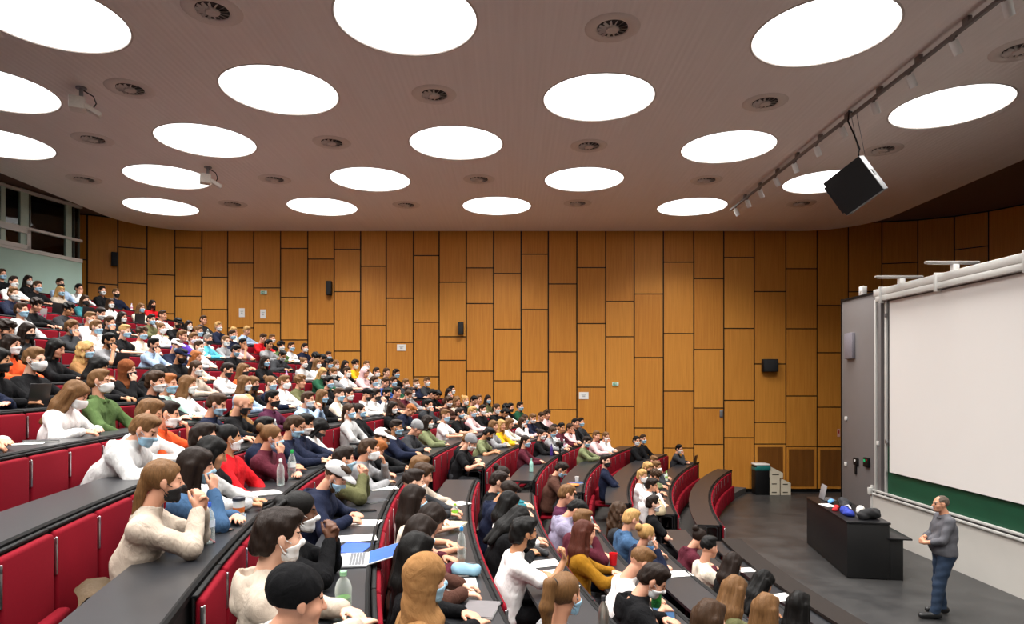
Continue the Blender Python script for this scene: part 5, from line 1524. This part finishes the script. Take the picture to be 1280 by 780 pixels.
# podium
PA = Vector((5.97, 11.54, 0)); ang = math.atan2(-.16, .98)
e = empty('lectern_desk', PA, ang, 'black lecture podium desk strewn with bags and papers', 'lectern')
KB = M('black laminate', '0a0a0b', .5, var=.05)
W_, L_ = .70, 2.5
m = MB(); m.box((W_/2, L_/2, .50), (W_, L_, .97), bev=.006); link('body', m.me('body', [KB], True, 40), e)
m = MB(); m.box((W_/2+.0, L_/2, 1.0), (W_+.03, L_+.04, .035), bev=.006); link('worktop', m.me('worktop', [M('black worktop', '151517', .3)], True, 40), e)
m = MB(); m.box((W_+.12, L_/2, .36), (.22, L_-.04, .72), bev=.006); link('side_unit', m.me('side_unit', [KB], True, 40), e)
m = MB(); m.box((W_+.16, L_/2-.02, .735), (.40, L_+.02, .03), bev=.005); link('side_shelf', m.me('side_shelf', [M('black worktop', '151517', .3)], True, 40), e)
m = MB(); m.box((W_/2, L_/2, .03), (W_-.06, L_-.06, .06)); link('plinth', m.me('plinth', [BLACK]), e)
TM = Matrix.Translation(PA) @ Matrix.Rotation(ang, 4, 'Z')
def pod(x, y, z=1.02): return TM @ Vector((x, y, z))
# things lying on it
m = MB(); m.box((0, 0, .008), (.24, .34, .014), bev=.004); lb = m.me('base', [M('laptop grey', '6a6a6c', .4)], True, 40)
T = Matrix.Translation((-.12, 0, .014)) @ Matrix.Rotation(math.radians(12), 4, 'Y')
m = MB(); m.box((0, 0, .15), (.01, .34, .30), M=T, bev=.003); ll = m.me('lid', [M('laptop lid grey', '8b8b8e', .4)], True, 40)
m = MB(); m.box((.0058, 0, .15), (.001, .31, .27), M=T); ls_ = m.me('screen', [M('dark glass', '0b0d12', .08)])
e = empty('laptop', pod(.33, 2.2), ang, 'open grey laptop standing at the far end of the podium', 'laptop'); link('base', lb, e); link('lid', ll, e); link('screen', ls_, e)
def heap(x, y, label, name, cat, col, r, pts, seed=0, z=1.02, trim=None):
    F_ = Field((-.5, -.5, -.02), (.5, .5, .4), .014)
    for a, b, ra in pts: F_.cap(a, b, ra, k=.06)
    F_.noise(.014, (16, 21, 18), seed); F_.noise(.006, (38, 33, 41), seed+2); F_.plane((0, 0, .0), (0, 0, -1))
    P, Q = F_.mesh(); e = empty(name, pod(x, y, z), r, label, cat); link('body', mesh_np('body', P, Q, True, [M('heap '+col, col, .8, var=.2, scale=12)]), e)
    if trim:
        m = MB(); m.tube([(pts[0][0][0], pts[0][0][1], .14), (0, 0, .17), (pts[-1][1][0], pts[-1][1][1], .12)], .016, 6); link('strap', m.me('strap', [M('strap '+trim, trim, .6)], True), e)
heap(.45, .30, 'black shoulder bag on the near corner of the podium', 'shoulder_bag', 'bag', '141416', ang, [((-.1, -.05, .08), (.12, 0, .09), .10), ((-.02, .1, .08), (.1, .16, .08), .08)], 1, trim='222226')
heap(.40, 1.35, 'dark jacket heaped in the middle of the podium', 'jacket', 'jacket', '1c1d22', ang, [((-.1, -.35, .05), (0, .1, .10), .08), ((.05, .0, .08), (.08, .35, .05), .07)], 2)
heap(.22, .62, 'royal blue bag at the front of the podium', 'cloth_bag', 'bag', '24389a', ang+.3, [((-.06, -.16, .05), (.02, .15, .05), .075)], 3, trim='d8d8e6')
heap(.13, 1.05, 'bright red cloth beside the royal blue bag', 'red_cloth', 'cloth', 'b8141c', ang, [((-.05, -.12, .03), (.04, .1, .03), .045)], 4)
heap(.48, .78, 'crumpled white paper bag on the podium', 'paper_bag', 'bag', 'd4d2cc', ang, [((-.03, -.07, .06), (.05, .08, .07), .07)], 5)
heap(.25, 1.75, 'light blue plastic wrapper on the podium', 'wrapper', 'wrapper', '5a9ad8', ang, [((-.03, -.05, .04), (.04, .06, .05), .045)], 6)
e = empty('paper', pod(.12, 1.5, 1.019), ang+.2, 'loose white papers at the left edge of the podium', 'paper'); link('sheet', sheet(.21, .30, 4).me('sheet', [PAPER]), e)
# bin and file boxes by the wood wall
b0 = on_y(951, 616, 20.12); b0.z = 0
e = empty('waste_bin', (b0.x, 20.15, 0), 0, 'black rubbish bin with a turquoise liner by the wood wall', 'bin')
m = MB(); m.box((0, 0, .46), (.44, .36, .92), bev=.03); link('body', m.me('body', [BLACK], True, 40), e)
m = MB(); m.box((0, 0, .93), (.46, .38, .05), bev=.02); link('lid', m.me('lid', [WHITEP], True, 40), e)
m = MB(); m.box((.03, -.02, .83), (.43, .35, .13), bev=.02); m.box((0, 0, .80), (.446, .366, .10), bev=.01); link('liner', m.me('liner', [M('turquoise bin liner', '1d6a66', .4, var=.4, scale=9)], True, 40), e)
CB = M('cream cardboard', 'd2c7b0', .7, var=.05)
def fbox(x, z, slant, label, w=.30, h=.26):
    e = empty('file_box', (x, 20.15, z), 0, label, 'box', 'cream file boxes by the wood wall'); m = MB()
    pf = [(-w/2, 0), (w/2, 0), (w/2, h*(.45 if slant else 1)), (-w/2+.05, h), (-w/2, h)] if slant else [(-w/2, 0), (w/2, 0), (w/2, h), (-w/2, h)]
    A = [m.bm.verts.new((p[0], -.16, p[1])) for p in pf]; B_ = [m.bm.verts.new((p[0], .16, p[1])) for p in pf]
    m.bm.faces.new(A); m.bm.faces.new(B_[::-1])
    for i in range(len(pf)): m.bm.faces.new((A[i], B_[i], B_[(i+1) % len(pf)], A[(i+1) % len(pf)]))
    link('carton', m.me('carton', [CB]), e)
    m = MB(); m.box((-.02, -.162, h*.3), (w*.5, .006, .03)); link('grip_slot', m.me('grip_slot', [M('dark slot', '4a4438', .8)]), e)
xs = on_y(966, 616, 20.15).x
fbox(xs, 0, False, 'lowest cream carton directly beside the black bin'); fbox(xs, .262, False, 'middle cream carton of the stack beside the bin'); fbox(xs+.04, .524, True, 'slanted cream file box on top of the stack beside the bin', .42, .34)
xs2 = on_y(976.5, 616, 20.15).x
fbox(xs2+.08, 0, False, 'low cream carton standing apart to the right of the stack'); fbox(xs2+.08, .262, True, 'slanted cream file box on the lone carton right of the stack', .30, .22)
# --- wall things
def onwall(px, py, off=.05): p = wpt(px, off); a = wpt(px+3)-wpt(px-3); return Vector((p.x, p.y, wz(px, py))), math.atan2(a.y, a.x)
for px, py, w, h, lab in ((143, 325, .16, .42, 'small black wall speaker high in the dark left corner'), (413, 361, .17, .44, 'black wall speaker left of centre on the wood wall'), (576.5, 411, .17, .40, 'black wall speaker near the middle of the wood wall'), (960, 457, .48, .40, 'wide black wall speaker right of centre on the wood wall')):
    p, r = onwall(px, py, .03+.12); e = empty('wall_speaker', p, r, lab, 'speaker', 'black wall speakers')
    m = MB(); m.box((0, 0, 0), (w, .16, h), bev=.015); link('cabinet', m.me('cabinet', [BLACK], True, 40), e)
    m = MB(); m.box((0, -.082, 0), (w*.86, .008, h*.88), bev=.003); link('grille', m.me('grille', [M('speaker grille', '202022', .8, bump=.6, bscale=500)], True, 40), e)
    m = MB(); m.box((0, .10, 0), (.05, .08, .05)); link('mount', m.me('mount', [DARKM]), e)
for px, py, w, h, lab in ((303, 391, .18, .28, 'white notice sheet on the wood wall beside the upper rows, left of two'), (329.5, 392.5, .18, .28, 'white notice sheet on the wood wall below the left exit sign'), (502, 434.5, .28, .20, 'landscape white notice on the wood wall below the centre left panels'), (729.5, 494.5, .30, .22, 'landscape white notice on the lower wood wall near the stairs')):
    p, r = onwall(px, py, .042); e = empty('notice', p, r, lab, 'notice', 'paper notices on the wood wall')
    m = MB(); m.box((0, 0, 0), (w, .006, h)); link('sheet', m.me('sheet', [PAPER]), e)
    m = MB(); m.box((0, -.004, h*.15), (w*.5, .001, .02)); m.box((0, -.004, -.02), (w*.3, .001, .05)); link('print', m.me('print', [M('faint grey print', 'b4b4b2', .8)]), e)
for px, py, lab in ((330.5, 366, 'small green and white exit sign above a notice on the wood wall'), (769, 480, 'small green and white exit sign on the lower middle wood wall')):
    p, r = onwall(px, py, .05); e = empty('exit_sign', p, r, lab, 'sign', 'exit signs')
    m = MB(); m.box((0, 0, 0), (.20, .03, .11), bev=.004); link('sign_plate', m.me('sign_plate', [M('pale green sign', 'cfe6da', .5)], True, 40), e)
    m = MB(); m.box((-.02, -.017, 0), (.11, .003, .08)); link('green_field', m.me('green_field', [M('safety green', '1f9a68', .5)]), e)
    m = MB(); m.box((-.03, -.0195, .018), (.014, .002, .014)); m.box((-.028, -.0195, -.004), (.012, .002, .03), rot=Matrix.Rotation(.4, 4, 'Y')); m.box((-.04, -.0195, -.022), (.01, .002, .026), rot=Matrix.Rotation(.7, 4, 'Y')); m.box((.012, -.0195, 0), (.022, .002, .056)); link('running_figure', m.me('running_figure', [PAPER]), e)
p, r = onwall(901, 517, .05); e = empty('wall_box', p, r, 'small grey box on the lower right wood wall', 'box'); m = MB(); m.box((0, 0, 0), (.10, .04, .22), bev=.01); link('housing', m.me('housing', [GREYM], True, 40), e)
p, r = onwall(1047.5, 541, .045); e = empty('wall_label', p, r, 'narrow red and white label on the wood wall beside the grey cabinet', 'label'); m = MB(); m.box((0, 0, 0), (.09, .004, .24)); link('plate', m.me('plate', [M('pinkish label', 'd8a79a', .6)]), e); m = MB(); m.box((0, -.003, .03), (.05, .002, .1)); link('red_stripe', m.me('red_stripe', [M('red stripe', 'b03028', .6)]), e)
# --- spot track and lamps
e = empty('spot_track', (5.9, 12.3, CEIL-.10), 0, 'long ceiling track carrying a row of white spotlights', 'track')
m = MB(); m.box((0, 0, 0), (.05, 10.4, .05), bev=.006); link('rail', m.me('rail', [M('grey brown track', '6d625d', .5)], True, 40), e)
for y in np.arange(-4.9, 5.1, 1.0):
    m = MB(); m.box((0, float(y), .06), (.06, .12, .09), bev=.01); link('hanger', m.me('hanger', [M('grey brown track', '6d625d', .5)], True, 40), e)
SPY = [6.75, 7.74, 8.66, 9.62, 10.57, 11.61, 12.57, 13.55, 14.52, 15.44, 16.27, 17.11]
Tm = Matrix.Translation((.03, 0, -.13)) @ Matrix.Rotation(math.radians(-28), 4, 'Y') @ Matrix.Rotation(math.radians(10), 4, 'X')
m = MB(); m.lathe([(0, .09), (.052, .09), (.056, .08), (.056, -.10), (.050, -.10), (.048, -.07), (0, -.07)], seg=20, M=Tm); sh_ = m.me('lamp_head', [WHITEP], True, 40)
m = MB(); m.box((0, 0, -.03), (.03, .03, .07)); m.box((0, .0, -.005), (.035, .14, .03), bev=.005); sb_ = m.me('bracket', [M('grey brown track', '6d625d', .5)])
m = MB(); m.lathe([(0, -.069), (.046, -.069), (.046, -.064), (0, -.064)], seg=20, M=Tm); sl_ = m.me('lens', [M('dark glass', '0b0d12', .08)])
for i, y in enumerate(SPY):
    e = empty('spotlight', (5.9, y, CEIL-.125), .15*math.sin(i*2.1), f"white cylindrical spotlight, {ordn(len(SPY)-i)} from the wood wall on the ceiling track", 'spotlight', 'track spotlights'); link('lamp_head', sh_, e); link('bracket', sb_, e); link('lens', sl_, e)
# --- hanging projector
O = on_y(1073.8, 194.6, 11.0); a = Vector((.36, -.115, -.60)); b = Vector((-.37, .51, -.32)); c = Vector((.17, .165, .07))
e = empty('projector', O, 0, 'black and grey tilted projector hanging on a cable below the spotlight track', 'projector')
ua, ub, uc = a.normalized(), (b-a*(a.dot(b)/a.dot(a))).normalized(), None
uc = ua.cross(ub); uc = uc if uc.dot(c) > 0 else -uc
Mx = Matrix(((ua.x, ub.x, uc.x, 0), (ua.y, ub.y, uc.y, 0), (ua.z, ub.z, uc.z, 0), (0, 0, 0, 1)))
LA, LB, LC = a.length, b.length, c.length
m = MB(); m.box((LA/2, LB/2, LC/2), (LA, LB, LC), M=Mx, bev=.012); link('housing', m.me('housing', [M('projector grey', '6f7072', .45)], True, 40), e)
m = MB(); m.box((LA/2, LB/2, -.006), (LA*.985, LB*.985, .014), M=Mx, bev=.004); link('front_grille', m.me('front_grille', [M('matt black grille', '0d0d0f', .7)], True, 40), e)
m = MB(); m.box((LA*.5, -.004, LC*.5), (.12, .012, .11), M=Mx); link('lens_port', m.me('lens_port', [BLACK]), e)
m = MB(); m.box((LA/2, LB+.02, LC/2), (LA*.8, .05, LC*.7), M=Mx, bev=.01); link('rear_box', m.me('rear_box', [DARKM], True, 40), e)
top = CEIL-.065-O.z
m = MB(); m.tube([(.0, .02, .0), (.02, .02, .12), (-.08, .0, .35), (-.16, .05, .6), (-.12, .1, .8), (-.02, .2, top)], .014, 8); link('cable', m.me('cable', [BLACK], True), e)
for x in (.06, .16):
    m = MB(); m.tube([(x, .1, .02), (x-.1, .2, top)], .005, 6); link('suspension_wire', m.me('suspension_wire', [GREYM], True), e)
# --- two small white ceiling projectors
for (x, y, lab) in ((-6.92, 10.41, 'white boxy ceiling camera between the two leftmost nearer lights'), (-6.7, 14.28, 'white boxy ceiling camera overlapping a round light further back')):
    e = empty('ceiling_camera', (x, y, CEIL), .5, lab, 'camera', 'white ceiling cameras')
    m = MB(); m.box((-.05, -.02, -.28), (.22, .24, .20), bev=.02); link('housing', m.me('housing', [M('cream white plastic', 'd8cfc4', .45)], True, 40), e)
    m = MB(); m.box((.16, -.04, -.36), (.26, .14, .08), bev=.015, rot=Matrix.Rotation(.5, 4, 'Y')); link('side_arm', m.me('side_arm', [M('cream white plastic', 'd8cfc4', .45)], True, 40), e)
    m = MB(); m.cyl((0, 0, -.2), (0, 0, 0), .03); m.lathe([(0, -.02), (.08, -.02), (.08, 0), (0, 0)], seg=20); link('mount', m.me('mount', [GREYM], True, 40), e)
    m = MB(); m.tube([(.02, .05, -.02), (.16, .08, -.08), (.2, .05, -.2), (.16, 0, -.3)], .010, 6); link('cable', m.me('cable', [BLACK], True), e)
# ================================================================== the lecturer
def build_lecturer():
    h = .0085; hc = np.array((.0, .05, 1.675)); R = hframe(4, -1, 0)
    sh = np.array((0, .0, 1.475)); e = empty('person', LECT, math.atan2(.18, -1)-PI/2, 'lecturer standing in grey shirt and blue jeans, hands folded, beside the podium', 'person')
    legs = [((.095, .0, .93), (.10, .03, .50), (.115, -.02, .09)), ((-.095, .0, .93), (-.12, .12, .50), (-.15, .19, .09))]
    AR = []
    for s, wt, dr in ((1, (.10, .26, 1.13), (-.85, .35, -.05)), (-1, (-.07, .30, 1.10), (.85, .25, .1))):
        S = sh+np.array((s*.185, 0, -.035)); el, w = ik(S, wt, .30, .25, (s*.8, -.5, -.6)); AR.append((s, S, el, w, dr))
    def trunk(F_, g):
        F_.cap((-.07, 0, .98), (.07, 0, .98), .125+g, k=.04); F_.ell((0, .055, 1.08), (.155+g, .145+g, .15), .06)
        for s in (-1, 1): F_.cap((s*.07, .0, .98), (s*.085, -.01, 1.33), .12+g, .115+g, .05); F_.cap(sh+(s*.03, -.01, 0), sh+(s*.175, 0, -.035), .052+g, .056+g, .05)
    F_ = Field((-.45, -.3, 0), (.45, .55, 1.84), h); trunk(F_, 0)
    for a_, b_, c_ in legs: F_.cap(a_, b_, .092, .062, .04); F_.cap(b_, c_, .060, .042, .03); F_.cap((c_[0], c_[1]-.03, .05), (c_[0]*1.1, c_[1]+.17, .04), .04, .03, .02)
    F_.cap(sh+(0, -.015, .02), hc+R @ np.array((0, -.022, -.07)), .064, .056, .035); head(F_, hc, R)
    for s, S, el, w, dr in AR: F_.cap(S, el, .052, .042, .03); F_.cap(el, w, .041, .028, .02); hand(F_, w, dr, (0, 1, .2), s, .5)
    P, Q = F_.mesh(); C = P[Q].mean(1); L = (C-hc) @ R; mi = np.zeros(len(Q), int); ax = np.abs(L[:, 0]); fr = L[:, 1] > .055
    mi[fr & ((ax-.032)**2+(L[:, 2]-.002)**2 < .0105**2) & (L[:, 1] < .102)] = 1; mi[fr & (np.abs(ax-.033) < .019) & (np.abs(L[:, 2]-.0265) < .0048)] = 2; mi[fr & (ax < .024) & (np.abs(L[:, 2]+.0635) < .0095) & (L[:, 1] > .084)] = 3
    link('body', mesh_np('body', P, Q, True, [SKIN['l'], EYEM, HAIR['gy'], LIPM], mi), e, [SKIN['w'], EYEM, HAIR['gy'], LIPM])
    F_ = Field((-.45, -.3, .85), (.45, .5, 1.60), .009); trunk(F_, .016); F_.cap(sh+(0, -.015, 0), sh+(0, -.005, .02), .066, .060, .03)
    for s, S, el, w, dr in AR:
        w2 = el+(w-el)*.45; F_.cap(S, el, .062, .056, .035); F_.cap(el, w2, .056, .052, .03)
        F_.cap(el+(w-el)*.38, w2, .056, k=.01)
    for s in (-1, 1): F_.cap(sh+(s*.06, -.04, .045), sh+(s*.03, .07, .0), .02, .016, .012)
    F_.cap(sh+(-.055, -.045, .045), sh+(.055, -.045, .045), .02, k=.012)
    F_.noise(.006, (26, 22, 30), 3); F_.ell(sh+np.array((0, .035, .115)), (.066, .072, .075), .01, op='s'); F_.plane((0, 0, .93), (0, 0, -1))
    P, Q = F_.mesh(); link('shirt', mesh_np('shirt', P, Q, True, [M('grey woven shirt', '5a5a60', .85, var=.25, scale=120, bump=.4, bscale=300)]), e)
    F_ = Field((-.4, -.3, 0), (.4, .4, 1.08), .009)
    F_.cap((-.07, 0, .97), (.07, 0, .97), .135, k=.04)
    for a_, b_, c_ in legs: F_.cap(a_, b_, .112, .080, .04); F_.cap(b_, c_, .080, .066, .03)
    F_.noise(.005, (24, 20, 34), 8); F_.plane((0, 0, 1.03), (0, 0, 1)); F_.plane((0, 0, .075), (0, 0, -1)); P, Q = F_.mesh()
    link('jeans', mesh_np('jeans', P, Q, True, [M('blue denim', '182b42', .85, var=.3, scale=14, bump=.4, bscale=300)]), e)
    for a_, b_, c_ in legs:
        F_ = Field((-.4, -.3, -.02), (.4, .5, .2), .008); F_.cap((c_[0], c_[1]-.05, .06), (c_[0]*1.12, c_[1]+.19, .045), .052, .042, .02); F_.cap((c_[0], c_[1]-.02, .06), (c_[0], c_[1], .12), .055, .052, .02); F_.plane((0, 0, .004), (0, 0, -1)); P, Q = F_.mesh()
        link('shoe', mesh_np('shoe', P, Q, True, [M('black shoe leather', '151516', .4)]), e)
    def hp(name, me, mats):
        o = link(name, me, e, mats); o.matrix_local = m4(R, hc)
    hp('hair', build_hair('le'), [HAIR['gb']]); hp('glasses', cached('glasses', build_glasses), None)
build_lecturer()
# ================================================================== camera, light, view
cam = bpy.data.cameras.new('camera'); co = bpy.data.objects.new('camera', cam); COL.objects.link(co)
co.location = (0, 0, EYE); co.rotation_euler = (PI/2, 0, 0)
cam.sensor_width = 36; cam.lens = F_PX/1280*36; cam.shift_y = (HOR-390)/1280; cam.clip_start = .05; cam.clip_end = 200
SC.camera = co
w = bpy.data.worlds.new('world'); SC.world = w; w.use_nodes = True
w.node_tree.nodes['Background'].inputs[0].default_value = (.9, .95, 1, 1); w.node_tree.nodes['Background'].inputs[1].default_value = .02
SC.view_settings.view_transform = 'Standard'; SC.view_settings.look = 'None'; SC.view_settings.gamma = 1; SC.view_settings.use_curve_mapping = False
SC.view_settings.exposure = 0.0
SC.cycles.max_bounces = 6; SC.cycles.diffuse_bounces = 4; SC.cycles.glossy_bounces = 3; SC.cycles.transmission_bounces = 6; SC.cycles.transparent_max_bounces = 8
SC.cycles.use_denoising = True; SC.cycles.caustics_reflective = False; SC.cycles.caustics_refractive = False; SC.cycles.sample_clamp_indirect = 6
